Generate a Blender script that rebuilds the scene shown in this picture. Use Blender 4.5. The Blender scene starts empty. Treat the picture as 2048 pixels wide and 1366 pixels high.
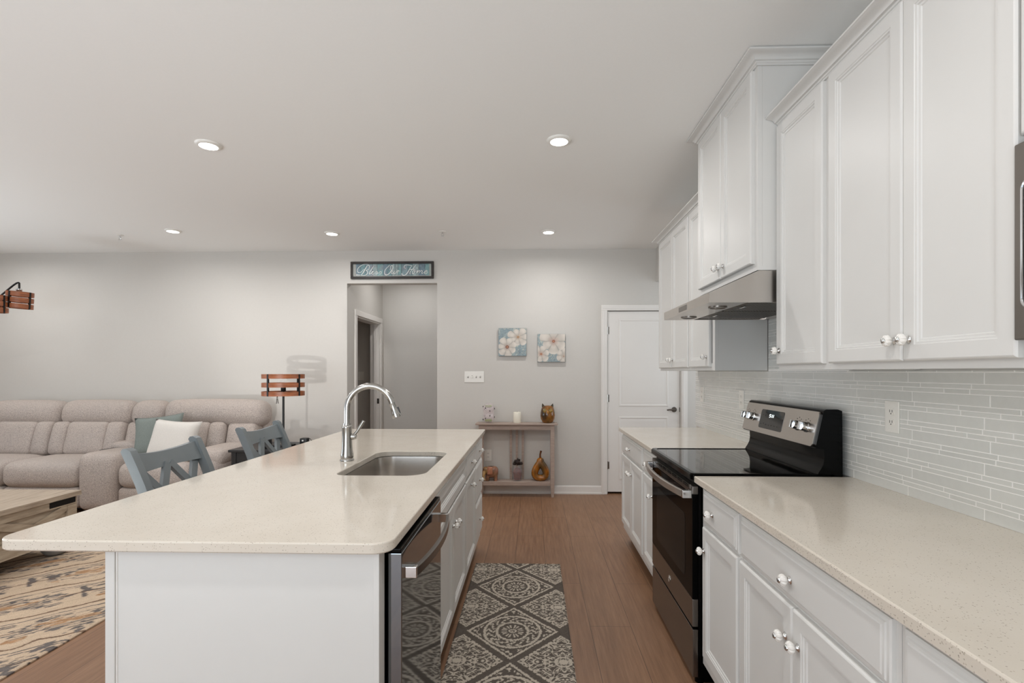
import bpy, bmesh, math, random
import numpy as np
from mathutils import Vector, Matrix
random.seed(7); rng = np.random.default_rng(7)
scene = bpy.context.scene
COL = scene.collection
PI = math.pi

# ------------------------------------------------------------------ camera
cam_d = bpy.data.cameras.new('camera'); cam = bpy.data.objects.new('camera', cam_d); COL.objects.link(cam)
cam.location = (0, 0, 1.365); cam.rotation_euler = (PI / 2, 0, math.atan(0.03))
cam_d.sensor_width = 36; cam_d.lens = 1020 / 2048 * 36
cam_d.shift_x = -11 / 2048; cam_d.shift_y = 61 / 2048; cam_d.clip_start = 0.05
scene.camera = cam
scene.view_settings.view_transform = 'Standard'; scene.view_settings.look = 'None'
scene.view_settings.gamma = 1; scene.view_settings.use_curve_mapping = False
scene.view_settings.exposure = 0.0
try:
    scene.cycles.use_denoising = True; scene.cycles.max_bounces = 10; scene.cycles.diffuse_bounces = 6
    scene.cycles.sample_clamp_indirect = 4.0; scene.cycles.caustics_reflective = False; scene.cycles.caustics_refractive = False
except Exception: pass
# ------------------------------------------------------------------ world, daylight and added fill lights
w = bpy.data.worlds.new('sky'); scene.world = w; w.use_nodes = True
bg = w.node_tree.nodes['Background']; bg.inputs[0].default_value = (0.75, 0.86, 1, 1); bg.inputs[1].default_value = 1.0
def area(name, loc, rot, sx, sy, power, col=(1, 1, 1), shape='RECTANGLE', spread=PI):
    l = bpy.data.lights.new(name, 'AREA'); l.shape = shape; l.size = sx; l.size_y = sy; l.energy = power; l.color = col; l.spread = spread
    o = bpy.data.objects.new(name, l); COL.objects.link(o); o.location = loc; o.rotation_euler = rot; return o
DAY = (0.85, 0.93, 1.0)
area('daylight_patio_door', (-2.0, -2.9, 1.0), (PI / 2, 0, 0), 3.6, 1.9, 96, DAY)          # glass doors behind the camera
area('daylight_side_windows', (-7.05, 2.2, 1.5), (PI / 2, 0, -PI / 2), 4.2, 1.9, 12, DAY)  # living room windows
area('ceiling_fill_front', (-2.0, -2.75, .35), (PI / 2 + .90, 0, 0), 3.4, .6, 69, DAY, spread=math.radians(100))      # added up-light by the doors to brighten the ceiling
area('ceiling_fill_left', (-6.9, 2.2, .7), (PI / 2 + .75, 0, -PI / 2), 4.2, .5, 43, DAY, spread=math.radians(110))  # second added up-light, lifts the ceiling from the left side
area('daylight_hall', (2.9, 5.0, 1.6), (PI / 2, 0, PI / 2), 1.0, 1.8, 17.5, DAY)
# low spot added to throw the table lamp's wall shadow, source unseen
sp = bpy.data.lights.new('added_low_spot', 'SPOT'); sp.energy = 240; sp.spot_size = math.radians(21); sp.spot_blend = 0.9; sp.shadow_soft_size = 0.028; sp.color = (1, .97, .93)
spo = bpy.data.objects.new('added_low_spot', sp); COL.objects.link(spo); spo.location = (-1.53, 0.1, 0.42)
spo.rotation_euler = (Vector((-2.72, 5.7, 1.5)) - spo.location).to_track_quat('-Z', 'Y').to_euler()
LAMP_W = 8.2

# ------------------------------------------------------------------ materials
def lin(c):
    return tuple(((x / 255) / 12.92 if x / 255 <= .04045 else ((x / 255 + .055) / 1.055) ** 2.4) for x in c) + (1,)
class NT:
    def __init__(s, name):
        s.m = bpy.data.materials.new(name); s.m.use_nodes = True; s.t = s.m.node_tree; s.b = s.t.nodes['Principled BSDF']
    def n(s, typ, **kw):
        nd = s.t.nodes.new(typ)
        for k, v in kw.items():
            if k.startswith('i_'):
                key = k[2:]; key = int(key) if key.isdigit() else key.replace('_', ' ')
                nd.inputs[key].default_value = v
            else: setattr(nd, k, v)
        return nd
    def l(s, a, b): s.t.links.new(a, b)
    def math(s, op, a, b=None, c=None):
        nd = s.t.nodes.new('ShaderNodeMath'); nd.operation = op
        for i, x in enumerate((a, b, c)):
            if x is None: continue
            if isinstance(x, (int, float)): nd.inputs[i].default_value = x
            else: s.l(x, nd.inputs[i])
        return nd.outputs[0]
    def ramp(s, fac, stops, interp='LINEAR'):
        nd = s.t.nodes.new('ShaderNodeValToRGB'); nd.color_ramp.interpolation = interp
        el = nd.color_ramp.elements
        while len(el) < len(stops): el.new(0.5)
        for e, (p, c) in zip(el, stops): e.position = p; e.color = c
        s.l(fac, nd.inputs[0]); return nd.outputs[0]
    def mix(s, fac, a, b):
        nd = s.t.nodes.new('ShaderNodeMix'); nd.data_type = 'RGBA'
        if isinstance(fac, (int, float)): nd.inputs[0].default_value = fac
        else: s.l(fac, nd.inputs[0])
        for i, x in ((6, a), (7, b)):
            if isinstance(x, tuple): nd.inputs[i].default_value = x
            else: s.l(x, nd.inputs[i])
        return nd.outputs[2]
    def obj(s, scale=(1, 1, 1), rot=(0, 0, 0), out='Object', loc=(0, 0, 0)):
        tc = s.t.nodes.new('ShaderNodeTexCoord'); mp = s.t.nodes.new('ShaderNodeMapping')
        mp.inputs['Scale'].default_value = scale; mp.inputs['Rotation'].default_value = rot; mp.inputs['Location'].default_value = loc
        s.l(tc.outputs[out], mp.inputs[0]); return mp.outputs[0]
    def noise(s, vec, scale, detail=3, rough=.55):
        nd = s.n('ShaderNodeTexNoise', i_Scale=scale, i_Detail=detail, i_Roughness=rough); s.l(vec, nd.inputs['Vector']); return nd.outputs[0]
    def bump(s, h, strength, dist=.002):
        nd = s.n('ShaderNodeBump', i_Strength=strength, i_Distance=dist); s.l(h, nd.inputs['Height']); s.l(nd.outputs[0], s.b.inputs['Normal'])
    def set(s, **kw):
        for k, v in kw.items(): s.b.inputs[k.replace('_', ' ')].default_value = v
        return s
def plain(name, c, rough=.5, metal=0., var=.03, scale=6, bump=0., spec=.5, stretch=(1, 1, 1), **kw):
    t = NT(name); c = lin(c) if max(c) > 1.01 else tuple(c) + (1,)
    v = t.obj(stretch); nz = t.noise(v, scale)
    lo = tuple(x * (1 - var) for x in c[:3]) + (1,); hi = tuple(min(1, x * (1 + var)) for x in c[:3]) + (1,)
    t.l(t.ramp(nz, [(.3, lo), (.7, hi)]), t.b.inputs['Base Color'])
    t.set(Roughness=rough, Metallic=metal); t.b.inputs['Specular IOR Level'].default_value = spec
    if bump: t.bump(nz, bump)
    t.set(**kw); return t.m

M = {}
M['wall'] = plain('wall_paint', (209, 206, 201), .75, var=.008, scale=60, bump=.03, spec=.25)
M['ceil'] = plain('ceiling_paint', (243, 243, 241), .9, var=.006, scale=80, bump=.03, spec=.1)
M['trim'] = plain('white_trim_paint', (232, 229, 225), .4, var=.006)
M['cab'] = plain('white_cabinet_paint', (216, 215, 212), .40, var=.005, spec=.35)
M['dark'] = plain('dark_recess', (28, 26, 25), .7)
M['black'] = plain('black_enamel', (4, 4, 4), .12, var=.05, spec=.1)
M['blackglass'] = plain('black_glass', (5, 5, 6), .04, var=.02, spec=.8)
M['ovenglass'] = plain('oven_window_glass', (34, 32, 30), .06, var=.02, spec=.3, IOR=1.13)
M['ovenface'] = plain('oven_door_glass', (8, 8, 8), .05, var=.02, spec=.3, IOR=1.13)
def steel(name, c, rough, stretch):
    t = NT(name); nz = t.noise(t.obj(stretch), 14, 4); c = lin(c)
    t.l(t.ramp(nz, [(.3, tuple(x * .985 for x in c[:3]) + (1,)), (.7, c)]), t.b.inputs['Base Color'])
    t.l(t.math('MULTIPLY_ADD', nz, .012, rough - .006), t.b.inputs['Roughness']); t.set(Metallic=1.0); return t.m
M['steel'] = steel('brushed_stainless', (196, 190, 184), .27, (20, 1, 20))
M['steelv'] = steel('brushed_stainless_sink', (205, 200, 194), .26, (1, 1, 30))
M['darksteel'] = steel('dark_stainless', (128, 123, 118), .3, (20, 1, 20))
M['dwsteel'] = steel('polished_dark_stainless', (136, 142, 148), .055, (1, 1, 1))
M['chrome'] = plain('polished_chrome', (214, 214, 214), .08, 1.0, var=.02)
M['nickel'] = steel('brushed_nickel', (178, 176, 172), .2, (4, 4, 1))
M['gunmetal'] = plain('dark_nickel', (110, 105, 100), .25, 1.0)
M['ceramic'] = plain('white_ceramic', (238, 235, 230), .12, var=.01, spec=.6)
M['plastic'] = plain('white_plastic', (236, 234, 228), .35, var=.005)
M['slot'] = plain('dark_slot', (70, 68, 66), .6)
M['stool'] = plain('slate_painted_wood', (112, 119, 122), .42, var=.04, scale=9)
M['blackwood'] = plain('black_painted_wood', (38, 37, 38), .4, var=.1, scale=8, stretch=(1, 6, 6))
M['blackmetal'] = plain('black_metal', (16, 15, 15), .4, .3)
M['rubber'] = plain('black_plastic', (20, 20, 20), .45)
M['candle'] = plain('ivory_wax', (236, 230, 215), .5, var=.02)
M['canvas_edge'] = plain('canvas_edge_paint', (120, 130, 132), .8, var=.1, scale=30)
M['signframe'] = plain('dark_wood_frame', (38, 30, 26), .5, var=.5, scale=25, stretch=(.3, 1, 1))
M['white_letter'] = plain('white_lettering', (238, 240, 238), .5, var=.01)
M['pillow_white'] = plain('white_knit', (222, 218, 212), .95, var=.05, scale=160, bump=.5, spec=.1)
M['pillow_green'] = plain('sage_linen', (130, 138, 134), .95, var=.1, scale=140, bump=.3, spec=.1)
M['copper'] = plain('copper_glass', (150, 88, 62), .15, .2, var=.5, scale=30)
M['potpourri'] = plain('red_potpourri', (96, 44, 34), .7, var=.7, scale=60)
M['leafdark'] = plain('dark_leaves', (44, 30, 26), .6, var=.4, scale=40)
M['green'] = plain('green_glass_paint', (120, 150, 50), .3, var=.3, scale=20)
M['rugback'] = plain('rug_edge', (116, 108, 100), .95)
M['bunfoot'] = plain('grey_washed_wood', (132, 128, 122), .6, var=.08, scale=10)

def emis(name, col, s):
    t = NT(name); t.b.inputs['Emission Color'].default_value = col + (1,); t.b.inputs['Emission Strength'].default_value = s
    t.set(Base_Color=col + (1,)); return t.m
M['led'] = emis('led_diffuser', (1, .985, .96), 6.0)
M['digits'] = emis('display_digits', (.9, 1, 1), 1.6)

def glass(name, c, rough=.03, alpha=.35):
    t = NT(name); t.set(Base_Color=lin(c), Roughness=rough, Transmission_Weight=1.0, IOR=1.3)
    nz = t.noise(t.obj(), 20); t.l(t.ramp(nz, [(.3, tuple(x * .9 for x in lin(c)[:3]) + (1,)), (.7, lin(c))]), t.b.inputs['Base Color']); return t.m
M['glass'] = plain('clear_glass', (236, 230, 232), .04, var=.02, spec=.9, Alpha=.09)
M['votive'] = plain('pale_pink_glass', (236, 222, 224), .04, var=.02, spec=.9, Alpha=.26)
M['pane'] = glass('window_pane_glass', (250, 252, 252))

# quartz worktop
t = NT('speckled_quartz'); v = t.obj()
def flecks(scale, thr, keep):
    vo = t.n('ShaderNodeTexVoronoi', i_Scale=scale); t.l(v, vo.inputs['Vector'])
    sep = t.n('ShaderNodeSeparateColor'); t.l(vo.outputs['Color'], sep.inputs[0])
    a = t.math('LESS_THAN', vo.outputs['Distance'], thr); b = t.math('GREATER_THAN', sep.outputs[0], keep)
    return t.math('MULTIPLY', a, b), sep.outputs[1]
f1, r1 = flecks(200, .28, .76); f2, r2 = flecks(140, .18, .86)
nz = t.noise(v, 5); nf = t.noise(v, 300, 2)
base = t.ramp(nz, [(.3, lin((213, 204, 191))), (.7, lin((219, 211, 199)))])
base = t.mix(t.math('MULTIPLY', nf, .22), base, lin((196, 186, 172)))
c1 = t.ramp(r1, [(0, lin((140, 128, 114))), (1, lin((186, 176, 160)))])
c2 = t.ramp(r2, [(0, lin((132, 122, 112))), (1, lin((176, 166, 154)))])
base = t.mix(t.math('MULTIPLY', f1, .75), base, c1); base = t.mix(t.math('MULTIPLY', f2, .85), base, c2)
t.l(base, t.b.inputs['Base Color']); t.set(Roughness=.1); M['quartz'] = t.m

# plank floor
t = NT('oak_plank_floor'); v = t.obj(rot=(0, 0, PI / 2), loc=(0, .0545, 0))
br = t.n('ShaderNodeTexBrick', offset=.37, offset_frequency=2, i_Scale=1.0, i_Mortar_Size=.0012, i_Mortar_Smooth=.2, i_Brick_Width=1.5, i_Row_Height=.218)
br.inputs['Color1'].default_value = (0, 0, 0, 1); br.inputs['Color2'].default_value = (1, 1, 1, 1); br.inputs['Mortar'].default_value = (.5, .5, .5, 1)
t.l(v, br.inputs['Vector'])
g1 = t.noise(t.obj((26, 1.6, 1)), 2.0, 6, .65); g2 = t.noise(t.obj((5, .8, 1)), 1.6, 3)
c = t.ramp(g1, [(.25, lin((110, 78, 56))), (.5, lin((139, 103, 76))), (.75, lin((161, 124, 95)))])
c = t.mix(t.math('MULTIPLY', g2, .45), c, lin((108, 76, 56)))
sepb = t.n('ShaderNodeSeparateColor'); t.l(br.outputs['Color'], sepb.inputs[0])
c = t.mix(t.math('MULTIPLY', sepb.outputs[0], .30), c, lin((152, 118, 92)))
c = t.mix(br.outputs['Fac'], c, lin((58, 40, 30)))
t.l(c, t.b.inputs['Base Color']); t.set(Roughness=.42); t.bump(t.math('SUBTRACT', g1, t.math('MULTIPLY', br.outputs['Fac'], 2)), .12, .001); M['floor'] = t.m

def wood(name, a, b, cc, stretch, rough=.45, scale=3):
    t = NT(name); g = t.noise(t.obj(stretch), scale, 6, .65)
    t.l(t.ramp(g, [(.25, lin(a)), (.5, lin(b)), (.75, lin(cc))]), t.b.inputs['Base Color']); t.set(Roughness=rough); t.bump(g, .1, .001); return t.m
M['hoop'] = wood('stained_hoop_wood', (104, 58, 34), (150, 88, 54), (186, 116, 76), (3, 3, 30), .4)
M['greywood'] = wood('greywash_wood', (150, 132, 122), (172, 154, 143), (186, 170, 158), (2, 20, 20), .55)
M['drift'] = wood('driftwood', (128, 112, 94), (168, 152, 132), (190, 176, 156), (18, 1.5, 18), .6)
M['drifttop'] = wood('driftwood_planks', (136, 120, 104), (172, 156, 138), (190, 176, 158), (18, 1.5, 18), .55)

# tweed upholstery
t = NT('tweed_upholstery'); v = t.obj(); vs = t.obj((1, 1, .35))
n1 = t.noise(vs, 330, 2, .6); n2 = t.noise(v, 2.2, 2); n3 = t.noise(v, 90, 2)
c = t.ramp(n1, [(.36, lin((146, 135, 130))), (.5, lin((193, 179, 169))), (.64, lin((222, 210, 200)))])
c = t.mix(t.math('MULTIPLY', n2, .34), c, lin((166, 168, 172))); c = t.mix(t.math('MULTIPLY', n3, .22), c, lin((150, 136, 128)))
t.l(c, t.b.inputs['Base Color']); t.set(Roughness=.95); t.b.inputs['Specular IOR Level'].default_value = .1; t.bump(n1, .5, .003); M['tweed'] = t.m

# attribute-coloured surfaces
def attr_mat(name, rough=.9, bump=0, nscale=300, amt=.25, spec=.2):
    t = NT(name); a = t.n('ShaderNodeAttribute', attribute_name='pattern'); v = t.obj(); nz = t.noise(v, nscale, 2)
    dk = t.n('ShaderNodeHueSaturation', i_Value=1 - amt); t.l(a.outputs['Color'], dk.inputs['Color'])
    t.l(t.mix(t.ramp(nz, [(.4, (0, 0, 0, 1)), (.6, (1, 1, 1, 1))]), a.outputs['Color'], dk.outputs[0]), t.b.inputs['Base Color'])
    t.set(Roughness=rough); t.b.inputs['Specular IOR Level'].default_value = spec
    if bump: t.bump(nz, bump, .004)
    return t.m
M['rug'] = attr_mat('woven_rug', .97, .6, 260, .18, .05)
M['art'] = attr_mat('painted_canvas', .7, 0, 200, .04)
M['signart'] = attr_mat('weathered_blue_planks', .6, 0, 200, .08)
M['tile'] = attr_mat('glass_mosaic_tile', .16, 0, 40, .02, .5)
M['glaze'] = attr_mat('amber_lustre_glaze', .14, 0, 40, .15, .6)
M['grout'] = plain('white_grout', (246, 245, 242), .8, var=.01)

# ------------------------------------------------------------------ mesh helpers
class MB:
    def __init__(s): s.v = []; s.f = []; s.mi = []; s.cur = 0; s.M = None
    def add(s, vs, fs):
        o = len(s.v)
        for p in vs:
            p = Vector(p); s.v.append(s.M @ p if s.M else p)
        for f in fs: s.f.append([i + o for i in f]); s.mi.append(s.cur)
        return s
    def box(s, x0, y0, z0, x1, y1, z1, b=0., seg=2):
        x0, x1 = sorted((x0, x1)); y0, y1 = sorted((y0, y1)); z0, z1 = sorted((z0, z1))
        if b <= 0:
            vs = [(x0, y0, z0), (x1, y0, z0), (x1, y1, z0), (x0, y1, z0), (x0, y0, z1), (x1, y0, z1), (x1, y1, z1), (x0, y1, z1)]
            return s.add(vs, [(0, 3, 2, 1), (4, 5, 6, 7), (0, 1, 5, 4), (1, 2, 6, 5), (2, 3, 7, 6), (3, 0, 4, 7)])
        b = min(b, (x1 - x0) * .49, (y1 - y0) * .49, (z1 - z0) * .49)
        bm = bmesh.new(); bmesh.ops.create_cube(bm, size=1)
        for v in bm.verts:
            v.co = Vector(((x0 + x1) / 2 + v.co.x * (x1 - x0), (y0 + y1) / 2 + v.co.y * (y1 - y0), (z0 + z1) / 2 + v.co.z * (z1 - z0)))
        bmesh.ops.bevel(bm, geom=list(bm.edges), offset=b, segments=seg, profile=.5, affect='EDGES')
        bm.verts.index_update(); s.add([v.co.copy() for v in bm.verts], [[v.index for v in f.verts] for f in bm.faces]); bm.free(); return s
    def soft(s, cx, cy, cz, sx, sy, sz, r, puff=(0, 0, 0), n=10):
        """rounded cushion: box of full size sx,sy,sz with corner radius r and bulging faces"""
        pts = {}; vs = []; fs = []
        hx, hy, hz = sx / 2, sy / 2, sz / 2; r = min(r, hx * .98, hy * .98, hz * .98)
        def vid(i, j, k):
            key = (i, j, k)
            if key in pts: return pts[key]
            q = Vector((math.sin((i / n - .5) * PI) , math.sin((j / n - .5) * PI), math.sin((k / n - .5) * PI)))
            p = Vector((q.x * hx, q.y * hy, q.z * hz))
            c = Vector((max(-hx + r, min(hx - r, p.x)), max(-hy + r, min(hy - r, p.y)), max(-hz + r, min(hz - r, p.z))))
            d = p - c
            if d.length > 1e-9: p = c + d.normalized() * r
            a = Vector((p.x / hx, p.y / hy, p.z / hz))
            bx = (1 - a.y ** 2) * (1 - a.z ** 2); by = (1 - a.x ** 2) * (1 - a.z ** 2); bz = (1 - a.x ** 2) * (1 - a.y ** 2)
            p = p + Vector((puff[0] * a.x * bx, puff[1] * a.y * by, puff[2] * a.z * bz))
            pts[key] = len(vs); vs.append(p + Vector((cx, cy, cz))); return pts[key]
        for a in range(n):
            for b in range(n):
                fs.append((vid(a, b, 0), vid(a, b + 1, 0), vid(a + 1, b + 1, 0), vid(a + 1, b, 0)))
                fs.append((vid(a, b, n), vid(a + 1, b, n), vid(a + 1, b + 1, n), vid(a, b + 1, n)))
                fs.append((vid(a, 0, b), vid(a + 1, 0, b), vid(a + 1, 0, b + 1), vid(a, 0, b + 1)))
                fs.append((vid(a, n, b), vid(a, n, b + 1), vid(a + 1, n, b + 1), vid(a + 1, n, b)))
                fs.append((vid(0, a, b), vid(0, a, b + 1), vid(0, a + 1, b + 1), vid(0, a + 1, b)))
                fs.append((vid(n, a, b), vid(n, a + 1, b), vid(n, a + 1, b + 1), vid(n, a, b + 1)))
        return s.add(vs, fs)
    def lathe(s, prof, n=24, c=(0, 0, 0), axis='Z', rib=0, nrib=8, flip=1, cap=True):
        cap = cap and not (abs(prof[0][0] - prof[-1][0]) < 1e-6 and abs(prof[0][1] - prof[-1][1]) < 1e-6)
        vs = []; fs = []
        for (r, h) in prof:
            for k in range(n):
                a = 2 * PI * k / n; rr = r * (1 - rib * math.exp(-((math.sin(a * nrib / 2)) / .38) ** 2))
                x, y = rr * math.cos(a), rr * math.sin(a)
                if axis == 'Z': p = (c[0] + x, c[1] + y, c[2] + h * flip)
                elif axis == 'X': p = (c[0] + h * flip, c[1] + x, c[2] + y)
                else: p = (c[0] + x, c[1] + h * flip, c[2] + y)
                vs.append(p)
        for i in range(len(prof) - 1):
            for k in range(n):
                k2 = (k + 1) % n; fs.append((i * n + k, i * n + k2, (i + 1) * n + k2, (i + 1) * n + k))
        if cap and prof[0][0] > 1e-5: fs.append(tuple(range(n))[::-1])
        if cap and prof[-1][0] > 1e-5: fs.append(tuple((len(prof) - 1) * n + k for k in range(n)))
        return s.add(vs, fs)
    def tube(s, pts, r, n=12, cap=True, flat=None):
        pts = [Vector(p) for p in pts]; m = len(pts)
        rs = r if isinstance(r, (list, tuple)) else [r] * m
        T = [(pts[min(i + 1, m - 1)] - pts[max(i - 1, 0)]).normalized() for i in range(m)]
        up = Vector((0, 0, 1)) if abs(T[0].z) < .9 else Vector((0, 1, 0))
        nrm = (up - T[0] * up.dot(T[0])).normalized(); vs = []; fs = []
        for i in range(m):
            nrm = (nrm - T[i] * nrm.dot(T[i])).normalized(); bi = T[i].cross(nrm)
            for k in range(n):
                a = 2 * PI * k / n
                ca, sa = math.cos(a), math.sin(a)
                if flat: ca, sa = ca * flat[0], sa * flat[1]
                vs.append(pts[i] + (nrm * ca + bi * sa) * rs[i])
        for i in range(m - 1):
            for k in range(n):
                k2 = (k + 1) % n; fs.append((i * n + k, i * n + k2, (i + 1) * n + k2, (i + 1) * n + k))
        if cap: fs.append(tuple(range(n))[::-1]); fs.append(tuple((m - 1) * n + k for k in range(n)))
        return s.add(vs, fs)
    def prism(s, poly, axis, a0, a1):
        """extrude a 2D polygon: axis 'Y' takes (x,z), 'X' takes (y,z), 'Z' takes (x,y)"""
        n = len(poly)
        def P(p, a): return {'Y': (p[0], a, p[1]), 'X': (a, p[0], p[1]), 'Z': (p[0], p[1], a)}[axis]
        vs = [P(p, a0) for p in poly] + [P(p, a1) for p in poly]
        fs = [tuple(range(n))[::-1], tuple(range(n, 2 * n))] + [(i, (i + 1) % n, n + (i + 1) % n, n + i) for i in range(n)]
        return s.add(vs, fs)
    def beam(s, p, q, wx, wy, up=(0, 0, 1), b=0):
        p, q = Vector(p), Vector(q); d = (q - p).normalized(); up = Vector(up)
        a = d.cross(up).normalized(); c = a.cross(d)
        vs = []
        for o in (p, q):
            for sa, sb in ((-1, -1), (1, -1), (1, 1), (-1, 1)): vs.append(o + a * sa * wx / 2 + c * sb * wy / 2)
        return s.add(vs, [(0, 3, 2, 1), (4, 5, 6, 7), (0, 1, 5, 4), (1, 2, 6, 5), (2, 3, 7, 6), (3, 0, 4, 7)])
    def panel(s, axis, sgn, base, u0, u1, z0, z1, prof):
        """nested rectangular rings: prof = [(inset, height)], on plane axis=base, growing towards sgn"""
        vs = []; fs = []
        for (i, h) in prof:
            for (u, z) in ((u0 + i, z0 + i), (u1 - i, z0 + i), (u1 - i, z1 - i), (u0 + i, z1 - i)):
                vs.append((base + sgn * h, u, z) if axis == 'X' else (u, base + sgn * h, z))
        for k in range(len(prof) - 1):
            for j in range(4):
                j2 = (j + 1) % 4; fs.append((4 * k + j, 4 * k + j2, 4 * k + 4 + j2, 4 * k + 4 + j))
        e = 4 * (len(prof) - 1); fs.append((e, e + 1, e + 2, e + 3)); fs.append((3, 2, 1, 0))
        return s.add(vs, fs)
    def sweep(s, path, prof, closed=False):
        """mitred sweep of prof [(out,z)] along a horizontal path; out is to the right of travel"""
        P = [Vector((p[0], p[1], 0)) for p in path]; m = len(P); n = len(prof); vs = []; fs = []
        for i in range(m):
            dirs = []
            if i > 0: dirs.append((P[i] - P[i - 1]).normalized())
            if i < m - 1: dirs.append((P[i + 1] - P[i]).normalized())
            ns = [Vector((d.y, -d.x, 0)) for d in dirs]
            nn = ns[0] if len(ns) == 1 else (ns[0] + ns[1]) / (1 + ns[0].dot(ns[1]))
            for (o, z) in prof: vs.append(P[i] + nn * o + Vector((0, 0, z)))
        for i in range(m - 1):
            for k in range(n):
                k2 = (k + 1) % n; fs.append((i * n + k, i * n + k2, (i + 1) * n + k2, (i + 1) * n + k))
        fs.append(tuple(range(n))); fs.append(tuple((m - 1) * n + k for k in range(n))[::-1])
        return s.add(vs, fs)

WP = {}
def build(name, mb, mats, parent=None, smooth=35, origin=None):
    if not isinstance(mats, (list, tuple)): mats = [mats]
    V = np.array([tuple(p) for p in mb.v]); c = (V.min(0) + V.max(0)) / 2
    if origin == 'base': c[2] = V[:, 2].min()
    if origin is not None and not isinstance(origin, str): c = np.array(origin)
    me = bpy.data.meshes.new(name); me.from_pydata((V - c).tolist(), [], mb.f)
    for m in mats: me.materials.append(M[m] if isinstance(m, str) else m)
    if len(mats) > 1: me.polygons.foreach_set('material_index', mb.mi)
    bm = bmesh.new(); bm.from_mesh(me); bmesh.ops.recalc_face_normals(bm, faces=bm.faces); bm.to_mesh(me); bm.free()
    if smooth:
        me.polygons.foreach_set('use_smooth', [True] * len(me.polygons)); me.set_sharp_from_angle(angle=math.radians(smooth))
    o = bpy.data.objects.new(name, me); COL.objects.link(o)
    if smooth and smooth <= 35:
        wn = o.modifiers.new('weighted_normal', 'WEIGHTED_NORMAL'); wn.keep_sharp = True; wn.weight = 100
    pw = WP.get(parent.name, Vector((0, 0, 0))) if parent else Vector((0, 0, 0))
    o.location = Vector(c) - pw; WP[o.name] = Vector(c)
    if parent: o.parent = parent
    return o
def tag(o, label, cat, group=None):
    o['label'] = label; o['category'] = cat
    if group: o['group'] = group
    return o
def thing(name, loc, label, cat, group=None):
    o = bpy.data.objects.new(name, None); COL.objects.link(o); o.location = loc; WP[o.name] = Vector(loc); o.empty_display_size = .05
    return tag(o, label, cat, group)
def struct(name, mb, mat, smooth=0, parent=None):
    o = build(name, mb, mat, parent, smooth)
    if not parent: o['kind'] = 'structure'
    return o
def colour(o, cols):
    a = o.data.color_attributes.new('pattern', 'FLOAT_COLOR', 'POINT'); a.data.foreach_set('color', np.ascontiguousarray(cols, dtype=np.float32).ravel())
def L3(c): return np.array(lin(c)[:3])

# ------------------------------------------------------------------ room shell
XR, YB, ZC, ZH = 1.372, 5.73, 2.74, 2.37       # right wall, back wall, ceiling, opening head
XL, YF = -7.2, -3.0
struct('floor', MB().box(XL - .1, YF - .1, -.1, 4.1, 8.6, 0), 'floor')
struct('ceiling', MB().box(XL - .1, YF - .1, ZC, 4.1, 8.6, ZC + .1), 'ceil')
OL, OR = -2.108, -1.08
b = MB()
b.box(XL, YB, 0, OL, YB + .12, ZC); b.box(OL, YB, ZH, OR, YB + .12, ZC); b.box(OR, YB, 0, .835, YB + .12, ZC)
b.box(.835, YB, 2.05, 1.64, YB + .12, ZC); b.box(1.64, YB, 0, 4.0, YB + .12, ZC)
struct('wall_back', b, 'wall')
b = MB(); b.box(.70, YB + .12, 0, .83, 6.6, 2.4); b.box(1.65, YB + .12, 0, 1.78, 6.6, 2.4); b.box(.83, 6.5, 0, 1.65, 6.6, 2.4); b.box(.83, YB + .12, 2.3, 1.65, 6.5, 2.4); struct('wall_light_block', b, 'wall')  # unseen box added behind the door to keep the gap under it dark
YE = 4.33
b = MB(); b.box(XR, YF, 0, XR + .12, YE, ZC); b.box(XR, YE, ZH, XR + .12, YB, ZC); struct('wall_right', b, 'wall')
b = MB(); b.box(XL - .1, YF, 0, XL, .1, ZC); b.box(XL - .1, .1, 0, XL, 4.3, .55); b.box(XL - .1, .1, 2.45, XL, 4.3, ZC); b.box(XL - .1, 4.3, 0, XL, YB + .12, ZC)
struct('wall_left', b, 'wall')
b = MB(); b.box(XL, YF - .1, 0, -3.8, YF, ZC); b.box(-3.8, YF - .1, 2.4, -.2, YF, ZC); b.box(-.2, YF - .1, 0, XR + .12, YF, ZC); struct('wall_front', b, 'wall')
b = MB(); b.box(4.0, YE - .12, 0, 4.1, YB + .12, ZC); b.box(XR + .12, YE - .12, 0, 4.0, YE, ZC); struct('wall_passage', b, 'wall')
# hallway behind the opening and the dark room off it
HB = 7.1
b = MB(); b.box(OL - .12, HB, 0, .3, HB + .1, ZC); b.box(.2, YB + .12, 0, .3, HB, ZC)
D0, D1 = 6.03, 6.98
b.box(OL - .12, YB + .12, 0, OL, D0, ZC); b.box(OL - .12, D0, 2.04, OL, D1, ZC); b.box(OL - .12, D1, 0, OL, HB, ZC)
struct('wall_hallway', b, 'wall')
b = MB(); b.box(-4.2, HB + .02, 0, OL - .12, HB + .1, ZC); b.box(-4.2, YB + .12, 0, -4.1, HB + .02, ZC); struct('wall_side_room', b, 'wall')
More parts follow.
